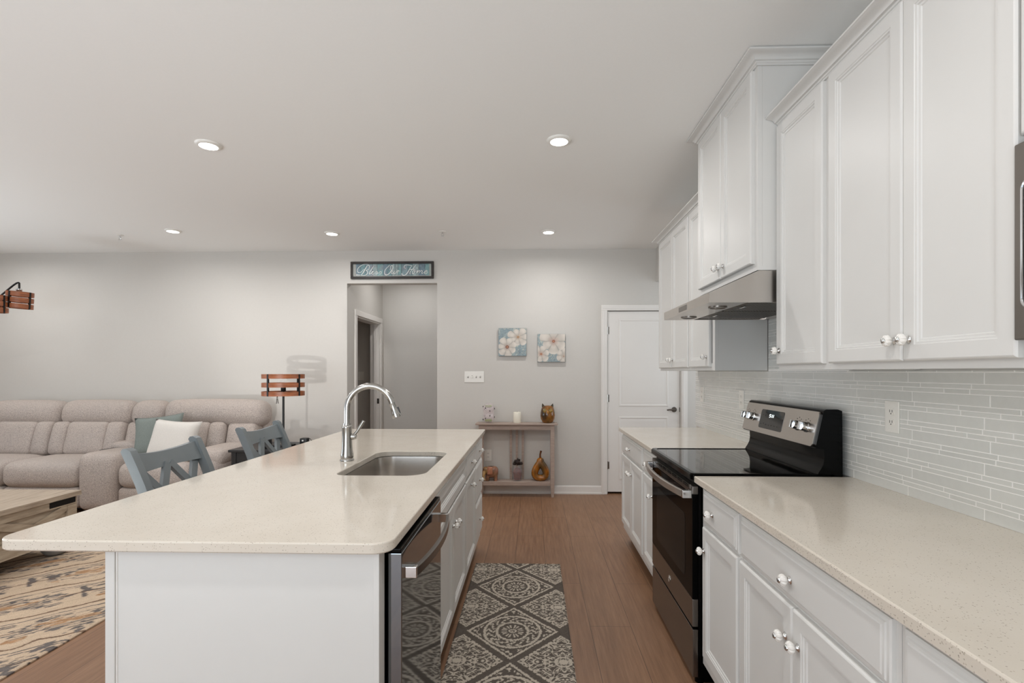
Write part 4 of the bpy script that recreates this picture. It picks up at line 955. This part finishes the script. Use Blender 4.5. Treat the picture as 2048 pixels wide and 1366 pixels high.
# ------------------------------------------------------------------ runner rug
def rug_mesh(x0, x1, y0, y1, step, z0=.001, th=.009):
    nx = int((x1 - x0) / step) + 1; ny = int((y1 - y0) / step) + 1
    xs = np.linspace(x0, x1, nx); ys = np.linspace(y0, y1, ny); m = MB()
    X, Y = np.meshgrid(xs, ys); Zt = np.full(X.shape, z0 + th)
    ed = np.minimum(np.minimum(X - x0, x1 - X), np.minimum(Y - y0, y1 - Y)); Zt -= .004 * np.clip(1 - ed / .008, 0, 1)
    m.v = list(np.c_[X.ravel(), Y.ravel(), Zt.ravel()]); f = []
    a = np.arange(nx * ny).reshape(ny, nx); q = np.stack([a[:-1, :-1], a[:-1, 1:], a[1:, 1:], a[1:, :-1]], -1).reshape(-1, 4); m.f = q.tolist(); n0 = nx * ny
    bor = list(a[0, :]) + list(a[1:, -1]) + list(a[-1, -2::-1]) + list(a[-2:0, 0]); nb = len(bor)
    m.v += [(m.v[i][0], m.v[i][1], z0) for i in bor]
    m.f += [[int(bor[k]), n0 + k, n0 + (k + 1) % nb, int(bor[(k + 1) % nb])] for k in range(nb)]; m.f.append([n0 + k for k in range(nb)][::-1]); m.mi = [0] * len(m.f)
    allv = np.array([tuple(v) for v in m.v]); return m, allv[:, 0], allv[:, 1]
RX0, RX1, RYA, RYB = -.405, .192, 1.35, 3.615
m, X, Y = rug_mesh(RX0, RX1, RYA, RYB, .0032)
per = .555; u = (X - (RX0 + RX1) / 2) / .25; vv = ((Y - 3.22) / per + .5) % 1.0 - .5; v = vv * 2    # u,v in [-1,1] over one diamond
D = np.abs(u) + np.abs(v)
jit = (smooth_noise((X - RX0) / .6, (Y - RYA) / 2.3, 90, 340, 5) - .5)
jf = smooth_noise((X - RX0) / .6, (Y - RYA) / 2.3, 150, 560, 6) - .5
D2 = D + jit * .05
uu = u * .25; vm = v * per / 2; R = np.hypot(uu, vm * .92) / .25 + jit * .035; ang = np.arctan2(vm, uu)
c = np.zeros(len(X), bool)
c |= (D2 > .885) & (D2 < .955)                               # diamond outline
c |= (R > .555) & (R < .61)                                  # outer ring
c |= (R > .30) & (R < .355)                                  # inner ring
band = (R > .365) & (R < .545)
c |= band & (np.abs(np.sin(ang * 8 + np.sin((R - .455) * 34) * 1.4) * 1.0 - (R - .455) * 5) < .42)
c |= band & (np.cos(ang * 16) > .72) & (np.abs(R - .455) < .03)
pet = np.cos(ang * 4)
c |= (R > .12) & (R < .235) & (np.abs(np.abs(pet) - .55) < .30) & (np.abs(R - .18) < .055 * (.5 + np.abs(pet)))
c |= (R > .045) & (R < .08); c |= R < .018
c |= (R > .66) & (R < .70) & (D < .84) & (np.abs(np.sin(ang * 2)) > .35)
tip = (D < .84) & (R > .70)
c |= tip & (np.abs(np.sin(uu * 120) + np.sin(vm * 120) * .9 + np.sin(uu * 60 + 1)) < .45)
for (a0, b0) in ((.78, 0), (0, .78)): c |= np.hypot((np.abs(u) - a0), (np.abs(v) - b0)) < .035
# side fields between the medallions: filigree scrolls, mirrored about their own centre
su = np.abs(u) - 1.0; sv = np.abs(v) - 1.0; Ds = np.abs(su) + np.abs(sv); au = np.abs(su) * .25; av = np.abs(sv) * per / 2
f1 = np.sin(au * 105 + 1.9 * np.sin(av * 62 + .6)) + np.sin(av * 96 + 1.7 * np.sin(au * 70))
f2 = np.sin(au * 60 - 2.2 * np.cos(av * 50)) * np.cos(av * 74 + 1.2 * np.sin(au * 95))
side = (Ds < .87) & (D > 1)
c |= side & ((np.abs(f1) < .30) | (np.abs(f2) < .09)) & (jf > -.42)
c |= side & (f1 > 1.62)
c |= (Ds > .80) & (Ds < .86) & (D > 1) & (np.sin((au - av) * 150) > -.35)
c |= (np.hypot(su * .25, sv * per / 2) < .02) | ((np.hypot(su * .25, sv * per / 2) > .034) & (np.hypot(su * .25, sv * per / 2) < .043))
o = build('runner_rug', m, 'rug', None, 0); tag(o, 'taupe and cream medallion runner rug on the floor beside the island', 'rug')
base = L3((104, 96, 89)); cr = L3((206, 195, 180)); cols = np.where(c[:, None], cr, base * (1 + jit[:, None] * .25)); colour(o, np.c_[np.clip(cols, 0, 1), np.ones(len(cols))])

# ------------------------------------------------------------------ living room rug
AX0, AX1, AY0, AY1 = -5.6, -2.35, 1.55, 4.52
m, X, Y = rug_mesh(AX0, AX1, AY0, AY1, .0072, .001, .011)
U = (X + Y) / 1.4142; W = (Y - X) / 1.4142
Un = (U - U.min()) / (U.max() - U.min()); Wn = (W - W.min()) / (W.max() - W.min())
wv = smooth_noise(Un, Wn, 14, 4, 41) * .10 + smooth_noise(Un, Wn, 46, 22, 42) * .05; jag = smooth_noise(Un, Wn, 60, 520, 43); jg2 = smooth_noise(Un, Wn, 150, 300, 45)
cols = np.tile(L3((206, 184, 160)), (len(X), 1)); cols *= (.93 + .14 * smooth_noise(Un, Wn, 60, 300, 44))[:, None]
Wp = (W + wv); dark = L3((114, 107, 104)); brn = L3((128, 106, 90)); tan = L3((176, 140, 108))
def paint(mask, col): cols[mask] = col * (.82 + .36 * jg2[mask])[:, None]
P_W = .40; roww = (Wp / P_W) % 1.0; rid = np.floor(Wp / P_W); cu = ((U / .66) + .37 * rid) % 1.0
blob = lambda cx, cy, rx, ry: np.hypot((cu - cx) / rx, (roww - cy) / ry) + (jag - .5) * 1.1 + (jg2 - .5) * .5
paint(blob(.5, .55, .26, .13) < .62, tan)
paint(np.abs(blob(.5, .55, .30, .20) - .95) < .20, dark)
paint(blob(.18, .30, .12, .07) < .55, tan); paint(blob(.80, .30, .13, .06) < .5, dark); paint(blob(.14, .78, .12, .06) < .5, dark)
paint((np.abs(cu - .02 - .02 * np.sin(roww * 12)) + (jg2 - .5) * .05 < .028) & (roww > .36) & (roww < .82), dark)
for ofs, wd, cl in ((.05, .022, brn), (.90, .014, dark)): paint(np.abs((Wp / P_W) % 1.0 - ofs) + (jag - .5) * .02 < wd, cl)
for ofs, wd, cl in ((.42, .010, brn), (.70, .010, dark)): paint((np.abs(((W + wv * .5) / P_W) % 1.0 - ofs) + (jag - .5) * .02 < wd) & (np.abs(cu - .5) > .30), cl)
paint(((AX1 - X) < .085) & ((AX1 - X) > .015) & (np.sin(Y * 34) + (jg2 - .5) * 3 > .3), dark)
o = build('area_rug', m, 'rug', None, 0); tag(o, 'beige patterned area rug with dark wavy lines under the coffee table', 'rug'); colour(o, np.c_[np.clip(cols, 0, 1), np.ones(len(cols))])
RZ = .0125

# ------------------------------------------------------------------ sofa
sf = thing('reclining_sofa', (-4.5, 5.1, 0), 'long taupe tweed reclining sofa against the back wall', 'sofa')
def tilt(mb, cx, cy, cz, ang): mb.M = Matrix.Translation((cx, cy, cz)) @ Matrix.Rotation(ang, 4, 'X')
SECT = [(-5.90, -5.10), (-5.10, -4.33), (-4.33, -3.965), (-3.965, -3.24)]
m = MB(); m.box(-5.95, 4.86, .03, -2.9, 5.60, .30, .02); m.soft(-4.45, 5.56, .52, 3.1, .18, .92, .07, n=8)
build('frame', m, 'tweed', sf, 60)
m = MB()
for xx in (-5.8, -4.3, -3.0):
    for yy in (4.92, 5.5): m.lathe([(.03, .001), (.03, .04)], 12, (xx, yy, 0))
m.box(-5.9, 4.9, .015, -2.95, 4.92, .06)
build('foot', m, 'rubber', sf, 40)
hs = [(-5.905, -5.092, 1.045), (-5.092, -4.315, 1.05), (-4.315, -3.955, 1.045), (-3.955, -2.865, 1.06)]
for i, (a, e, zt) in enumerate(hs):
    m = MB(); tilt(m, (a + e) / 2, 5.45, zt - .142, -.16); m.soft(0, 0, 0, e - a + .012, .29, .285, .115, (0, .02, .012), 12); build('headrest', m, 'tweed', sf, 60)
for i, (a, e) in enumerate(SECT + [(-3.24, -2.93)]):
    if i in (0, 1, 3):
        wc = (e - a) * .56; ww = (e - a) * .22 + .012
        for (cx, wd, dp) in (((a + e) / 2, wc + .012, .015), (a + ww / 2, ww, .02), (e - ww / 2, ww, .02)):
            m = MB(); tilt(m, cx, 5.33, .645, -.26); m.soft(0, 0, 0, wd, .24, .36, .055, (0, dp, 0), 10); build('back_cushion', m, 'tweed', sf, 60)
    else:
        m = MB(); tilt(m, (a + e) / 2, 5.36, .645, -.26); m.soft(0, 0, 0, e - a, .2, .36, .055, (0, .01, 0), 10); build('back_cushion', m, 'tweed', sf, 60)
for (a, e) in (SECT[0], SECT[1], SECT[3]):
    m = MB(); m.soft((a + e) / 2, 5.01, .375, e - a - .004, .60, .25, .09, (0, .012, .018), 12); build('seat_cushion', m, 'tweed', sf, 60)
    m = MB(); m.soft((a + e) / 2, 4.79, .16, e - a - .012, .11, .20, .04, (0, .01, 0), 8); build('footrest', m, 'tweed', sf, 60)
a, e = SECT[2]
m = MB(); m.soft((a + e) / 2, 4.95, .315, e - a, .50, .55, .075, (0, .012, .006), 12); cs = build('console', m, 'tweed', sf, 60)
m = MB(); m.box(a + .03, 4.93, .575, e - .03, 5.10, .592, .006); m.cur = 1
for xx in (a + .11, e - .11): m.lathe([(.04, .592), (.043, .595), (.037, .594), (.036, .585)], 24, (xx, 5.02, 0))
build('cup_holder_tray', m, ['rubber', 'darksteel'], cs, 40)
m = MB(); m.soft((a + e) / 2, 5.20, .60, e - a - .01, .24, .09, .04, (0, 0, .01), 10); build('console_lid', m, 'tweed', cs, 60)
m = MB(); m.soft(-3.08, 4.98, .31, .315, .56, .57, .11, (.01, .012, .012), 12); m.soft(-3.08, 5.01, .545, .335, .60, .17, .08, (0, 0, .01), 10); build('armrest', m, 'tweed', sf, 60)
m = MB(); m.soft(-6.06, 4.98, .31, .30, .56, .57, .11, (.01, .012, .012), 12); m.soft(-6.06, 5.01, .545, .32, .60, .17, .08, (0, 0, .01), 10); build('armrest', m, 'tweed', sf, 60)
def pillow(name, mat, label, c, size, rot):
    m = MB(); N = 14; w_, h_, t_ = size
    for s_ in (1, -1):
        o = len(m.v)
        for j in range(N + 1):
            for i in range(N + 1):
                a, b_ = i / N * 2 - 1, j / N * 2 - 1; pinch = 1 - .09 * (1 - a * a) * (b_ * b_) ; pin2 = 1 - .09 * (1 - b_ * b_) * (a * a)
                th = t_ / 2 * ((1 - a ** 4) * (1 - b_ ** 4)) ** .5
                m.v.append(Vector((a * w_ / 2 * pin2, s_ * th, b_ * h_ / 2 * pinch)))
        for j in range(N):
            for i in range(N): m.f.append([o + j * (N + 1) + i, o + j * (N + 1) + i + 1, o + (j + 1) * (N + 1) + i + 1, o + (j + 1) * (N + 1) + i]); m.mi.append(0)
    R_ = Matrix.Translation(c) @ Matrix.Rotation(rot[2], 4, 'Z') @ Matrix.Rotation(rot[0], 4, 'X') @ Matrix.Rotation(rot[1], 4, 'Y'); m.v = [R_ @ v for v in m.v]
    bm_ = build(name, m, mat, None, 60); bm = bmesh.new(); bm.from_mesh(bm_.data); bmesh.ops.remove_doubles(bm, verts=bm.verts, dist=.0008); bmesh.ops.recalc_face_normals(bm, faces=bm.faces); bm.to_mesh(bm_.data); bm.free()
    return tag(bm_, label, 'pillow', 'throw pillows on the sofa')
pillow('throw_pillow', 'pillow_green', 'sage green throw pillow leaning on the sofa back behind the white one', (-3.80, 5.065, .722), (.48, .42, .13), (-.30, -.12, .10))
pillow('throw_pillow', 'pillow_white', 'white knit throw pillow standing in front of the sage green one', (-3.52, 4.895, .70), (.50, .40, .14), (-.32, .05, -.06))

# ------------------------------------------------------------------ coffee table
cf = thing('coffee_table', (-4.05, 3.2, RZ), 'weathered wood lift-top trunk coffee table on the area rug', 'table')
CX0, CX1, CY0, CY1 = -4.62, -3.46, 2.55, 3.77
m = MB(); k = 0; yy = CX0
m.box(CX0 - .02, CY0 - .02, .432, CX1 + .02, CY1 + .02, .452); npl = 6
for k in range(npl):
    a = CX0 - .02 + (CX1 - CX0 + .04) * k / npl; m.box(a + .001, CY0 - .02, .452, a + (CX1 - CX0 + .04) / npl - .001, CY1 + .02, .466, .002)
build('tabletop', m, 'drifttop', cf, 0)
m = MB(); m.box(CX0, CY0, .372, CX1, CY1, .4318, .002); build('lid_apron', m, 'drift', cf, 0)
m = MB(); m.box(CX0 + .02, CY0 + .02, .125, CX1 - .02, CY1 - .02, .3715); build('trunk_body', m, 'drift', cf, 0)
for (xa, s_) in ((CX1, 1), (CX0, -1)):
    m = MB(); x0, x1 = (xa - .02 * s_, xa)
    m.box(x0, CY0, .125, x1, CY0 + .075, .37); m.box(x0, CY1 - .075, .125, x1, CY1, .37); m.box(x0, CY0 + .075, .125, x1, CY1 - .075, .185); m.box(x0, (CY0 + CY1) / 2 - .035, .185, x1, (CY0 + CY1) / 2 + .035, .37)
    xm = xa - .008 * s_
    for (ya, yb2) in ((CY0 + .075, (CY0 + CY1) / 2 - .035), ((CY0 + CY1) / 2 + .035, CY1 - .075)):
        m.beam((xm, ya, .36), (xm, yb2, .19), .05, .014, (1, 0, 0)); m.beam((xm - .002 * s_, ya, .19), (xm - .002 * s_, yb2, .36), .05, .010, (1, 0, 0))
    build('side_frame', m, 'drift', cf, 0)
for (xa, s_) in ((CX1, 1), (CX0, -1)):
    for (ya, yb2) in ((CY1 - .22, CY1 - .015), (CY0 + .015, CY0 + .22)):
        m = MB(); m.box(xa, ya, .384, xa + .004 * s_, yb2, .424, .001); 
        for k in (.2, .8): m.lathe([(.005, 0), (.004, .002), (.0001, .003)], 10, (xa + .004 * s_, ya + (yb2 - ya) * k, .404), 'X', 0, 8, s_)
        build('corner_bracket', m, 'blackmetal', cf, 30)['label'] = 'black metal strap bracket'
for xa in (CX0 + .10, CX1 - .085):
    for ya in (CY0 + .10, CY1 - .085):
        m = MB(); m.lathe([(.04, 0), (.065, .012), (.085, .042), (.085, .062), (.07, .088), (.05, .098), (.05, .1115)], 28, (xa, ya, RZ + .0002)); build('bun_foot', m, 'bunfoot', cf, 60)['label'] = 'round grey bun foot'

# ------------------------------------------------------------------ counter stools
def stool(yc, label):
    r = thing('counter_stool', (-1.5, yc, 0), label, 'stool', 'slate painted counter stools')
    ws = .215; z0 = .64
    def bx(z): return -1.595 - .36 * (z - z0) - .10 * max(0, z - .90)
    for s_ in (-1, 1):
        m = MB(); zs = [.001, .2, .4, .62, .75, .88, .95, 1.0, 1.022]; poly = []
        y = yc + s_ * ws
        fr = [(bx(z) if z > .62 else -1.595 - .05 * (1 - z / .62)) for z in zs]
        poly = [(x_ - .020, z) for x_, z in zip(fr, zs)] + [(fr[-1] - .012, 1.034), (fr[-1] + .004, 1.036), (fr[-1] + .018, 1.028)] + [(x_ + .024, z) for x_, z in list(zip(fr, zs))[::-1]]
        m.prism(poly, 'Y', y - .019, y + .019); build('rear_post', m, 'stool', r, 25)
        m = MB(); m.add([(-1.24 + dx, y + dy, .001) for dx, dy in ((-.016, -.016), (.016, -.016), (.016, .016), (-.016, .016))] + [(-1.245 + dx, y + dy, .60) for dx, dy in ((-.02, -.02), (.02, -.02), (.02, .02), (-.02, .02))], [(0, 3, 2, 1), (4, 5, 6, 7), (0, 1, 5, 4), (1, 2, 6, 5), (2, 3, 7, 6), (3, 0, 4, 7)]); build('front_leg', m, 'stool', r, 0)
    m = MB(); N = 14
    for k in range(N + 1):     # curved top rail
        a = k / N * 2 - 1; y = yc + a * (ws - .015); back = -.030 * (1 - a * a); lo, hi = .925 + .0 * a, 1.012 - .020 * (1 - a * a)
        for (dx, z) in ((-.010, lo), (.010, lo), (.010, hi), (-.010, hi)): m.v.append(Vector((bx(z) + back + dx, y, z)))
    for k in range(N):
        for j in range(4): m.f.append([k * 4 + j, k * 4 + (j + 1) % 4, k * 4 + 4 + (j + 1) % 4, k * 4 + 4 + j]); m.mi.append(0)
    m.f.append([0, 1, 2, 3]); m.f.append([N * 4 + j for j in range(4)]); m.mi += [0, 0]
    build('top_rail', m, 'stool', r, 30)
    zl, zh = .70, .935
    for (ya, yb2) in ((-ws + .03, -.012), (.012, ws - .03)):
        for (p, q, off) in ((ya, yb2, 0), (yb2, ya, .014)):
            m = MB(); m.beam((bx(zl) - .014 - off * .3, yc + p, zl), (bx(zh) - .020 - off * .3, yc + q, zh), .036, .018, (1, 0, .36)); build('cross_slat', m, 'stool', r, 0)
    m = MB(); m.box(bx(.69) - .012, yc - ws + .018, .672, bx(.69) + .012, yc + ws - .018, .715, .003); build('lower_rail', m, 'stool', r, 0)
    m = MB(); m.box(-1.60, yc - .225, .60, -1.20, yc + .225, .640, .012); build('seat', m, 'stool', r, 40)
    m = MB()
    for s_ in (-1, 1): m.box(-1.60, yc + s_ * ws - .01, .25, -1.245, yc + s_ * ws + .01, .28)
    m.box(-1.25, yc - ws + .015, .20, -1.225, yc + ws - .015, .235); build('stretcher', m, 'stool', r, 0)
stool(2.365, 'slate grey wooden counter stool with crossed back slats, nearer of the two at the island')
stool(3.205, 'slate grey wooden counter stool with crossed back slats, farther one, in front of the lamp')

# ------------------------------------------------------------------ end table, table lamp, small things
et = thing('end_table', (-2.46, 4.78, 0), 'black wooden end table beside the right arm of the sofa', 'table')
EX0, EX1, EY0, EY1 = -2.775, -2.20, 4.56, 5.12
m = MB(); m.box(EX0, EY0, .632, EX1, EY1, .655, .005); build('tabletop', m, 'blackwood', et, 30)
m = MB(); m.box(EX0 + .06, EY0 + .03, .53, EX1 - .06, EY0 + .05, .6318); m.box(EX0 + .06, EY1 - .05, .53, EX1 - .06, EY1 - .03, .6318); m.box(EX0 + .03, EY0 + .06, .53, EX0 + .05, EY1 - .06, .6318); m.box(EX1 - .05, EY0 + .06, .53, EX1 - .03, EY1 - .06, .6318); build('apron', m, 'blackwood', et, 0)
for xa in (EX0 + .02, EX1 - .06):
    for ya in (EY0 + .02, EY1 - .06): m = MB(); m.box(xa, ya, .001, xa + .04, ya + .04, .6318, .002); build('leg', m, 'blackwood', et, 0)
m = MB(); m.box(EX0 + .03, EY0 + .03, .16, EX1 - .03, EY1 - .03, .18); build('shelf', m, 'blackwood', et, 0)
def hoop_shade(root, x, y, z, R, H, hb, nst=4, rot=.5, par='lamp_shade', lean=None):
    m = MB(); m.M = lean
    for k in range(3):
        z0 = z + k * (H - hb) / 2; n = 48; m.lathe([(R, z0), (R, z0 + hb), (R - .005, z0 + hb), (R - .005, z0), (R, z0)], n, (x, y, 0))
    sh = build(par, m, 'hoop', root, 40)
    for k in range(nst):
        m = MB(); m.M = lean; a = rot + k * 2 * PI / nst; ca, sa = math.cos(a), math.sin(a); m.beam((x + (R + .001) * ca, y + (R + .001) * sa, z), (x + (R + .001) * ca, y + (R + .001) * sa, z + H), .016, .004, (ca, sa, 0)) 
        m.beam((x + (R - .007) * ca, y + (R - .007) * sa, z), (x + (R - .007) * ca, y + (R - .007) * sa, z + H), .016, .003, (ca, sa, 0))
        build('strap', m, 'blackmetal', sh, 0)
    return sh
lp_ = thing('table_lamp', (-2.40, 4.86, .655), 'lamp with three wooden hoop shade bands on the black end table', 'lamp')
lx, ly = -2.41, 4.86
m = MB(); m.lathe([(.0001, .6555), (.11, .6555), (.11, .668), (.10, .674), (.015, .678), (.0001, .678)], 36, (lx, ly, 0)); build('base', m, 'blackmetal', lp_, 50)
m = MB(); m.tube([(lx, ly, .675), (lx, ly, 1.175)], .0105, 14); build('pole', m, 'blackmetal', lp_, 50)
m = MB(); m.lathe([(.02, 1.175), (.023, 1.18), (.023, 1.215), (.0001, 1.216)], 20, (lx, ly, 0)); build('socket', m, 'blackmetal', lp_, 50)
m = MB(); m.lathe([(.013, 1.215), (.014, 1.225), (.028, 1.255), (.031, 1.275), (.026, 1.297), (.0001, 1.306)], 20, (lx, ly, 0)); build('bulb', m, 'glass', lp_, 60)
sh = hoop_shade(lp_, lx, ly, 1.137, .192, .207, .042, 4, -.31)
m = MB()
for k in (0, 1, 2): a = .62 + k * 2 * PI / 3; m.tube([(lx + .02 * math.cos(a), ly + .02 * math.sin(a), 1.178), (lx + .188 * math.cos(a), ly + .188 * math.sin(a), 1.16)], .003, 6)
build('spider', m, 'blackmetal', lp_, 0)
m = MB(); m.tube([(lx - .03, ly - .06, 1.165), (lx - .03, ly - .06, 1.13)], .0012, 6); m.soft(lx - .03, ly - .06, 1.118, .012, .008, .026, .004, n=4); m.tube([(lx - .034, ly - .06, 1.108), (lx - .038, ly - .06, 1.062)], .0035, 6); m.tube([(lx - .026, ly - .06, 1.108), (lx - .02, ly - .06, 1.064)], .0035, 6); build('pull_charm', m, 'gunmetal', lp_, 40)
dv = thing('charging_dock', (-2.30, 4.99, .6553), 'small black charging dock with a cord on the end table', 'charger')
m = MB(); m.box(-2.285, 4.93, .6555, -2.215, 5.0, .715, .008); build('dock_body', m, 'rubber', dv, 40)
m = MB(); m.box(-2.262, 4.929, .685, -2.245, 4.931, .70); build('port', m, 'plastic', dv, 0)
m = MB(); m.tube(cat([(-2.22, 4.985, .69), (-2.214, 4.99, .705), (-2.208, 5.0, .70), (-2.195, 5.0, .675), (-2.19, 5.0, .60), (-2.19, 5.02, .45)]), .003, 8); build('cord', m, 'rubber', dv, 60)
bx_ = MB(); bx_.box(-2.53, 4.66, .6555, -2.45, 4.73, .745, .01); tag(build('speaker_box', bx_, 'rubber', None, 40), 'small black box on the end table seen through the far stool back', 'box')

# ------------------------------------------------------------------ arc floor lamp (head in view at the left edge)
al = thing('arc_floor_lamp', (-6.55, 5.25, 0), 'black arc floor lamp with wooden hoop shades over the left of the sofa', 'lamp')
m = MB(); m.lathe([(.0001, .0005), (.16, .0005), (.16, .025), (.15, .03), (.0001, .032)], 40, (-6.55, 5.25, 0)); build('base', m, 'blackmetal', al, 50)
m = MB(); m.tube([(-6.55, 5.25, .03), (-6.55, 5.25, 1.30)], .013, 12); build('pole', m, 'blackmetal', al, 50)
def arm(px, pz_top, px2, py, zt, zs, R, H, hb, pyw, leanx):
    hx, hy, hz = px, py, pz_top
    m = MB(); m.tube(cat([(-6.55, 5.25, 1.28), (-6.4, 5.2, 1.55), (-6.0 if hx > -5.3 else -6.2, (5.25 + hy) / 2, 1.83), ((hx - .32), hy + .02, hz - .20), (hx - .05, hy, hz - .015), (hx, hy, hz)], 8) + [(hx, hy, zt)], .0085, 10); ar = build('arm', m, 'blackmetal', al, 60)
    m = MB(); m.lathe([(.018, 0), (.024, .006), (.024, .022), (.012, .03), (.0001, .031)], 18, (hx, hy, zt - .012)); build('socket_cap', m, 'chrome', ar, 50)
    L_ = Matrix.Translation((hx, hy, zs)) @ Matrix.Rotation(leanx, 4, 'Y'); hoop_shade(ar, 0, 0, 0, R, H, hb, 4, .0 - PI / 2, 'lamp_shade', L_)
    m = MB(); m.M = L_; m.lathe([(.011, .12), (.012, .112), (.026, .08), (.029, .06), (.024, .038), (.0001, .03)], 18, (0, 0, 0)); build('bulb', m, 'glass', ar, 60)
HX, HY = -5.135, 4.95
arm(HX, 2.255, 0, HY, 2.185, 2.0, .105, .165, .045, 0, .06)
arm(-5.235, 2.20, 0, 4.80, 2.09, 1.945, .105, .165, .045, 0, 0)
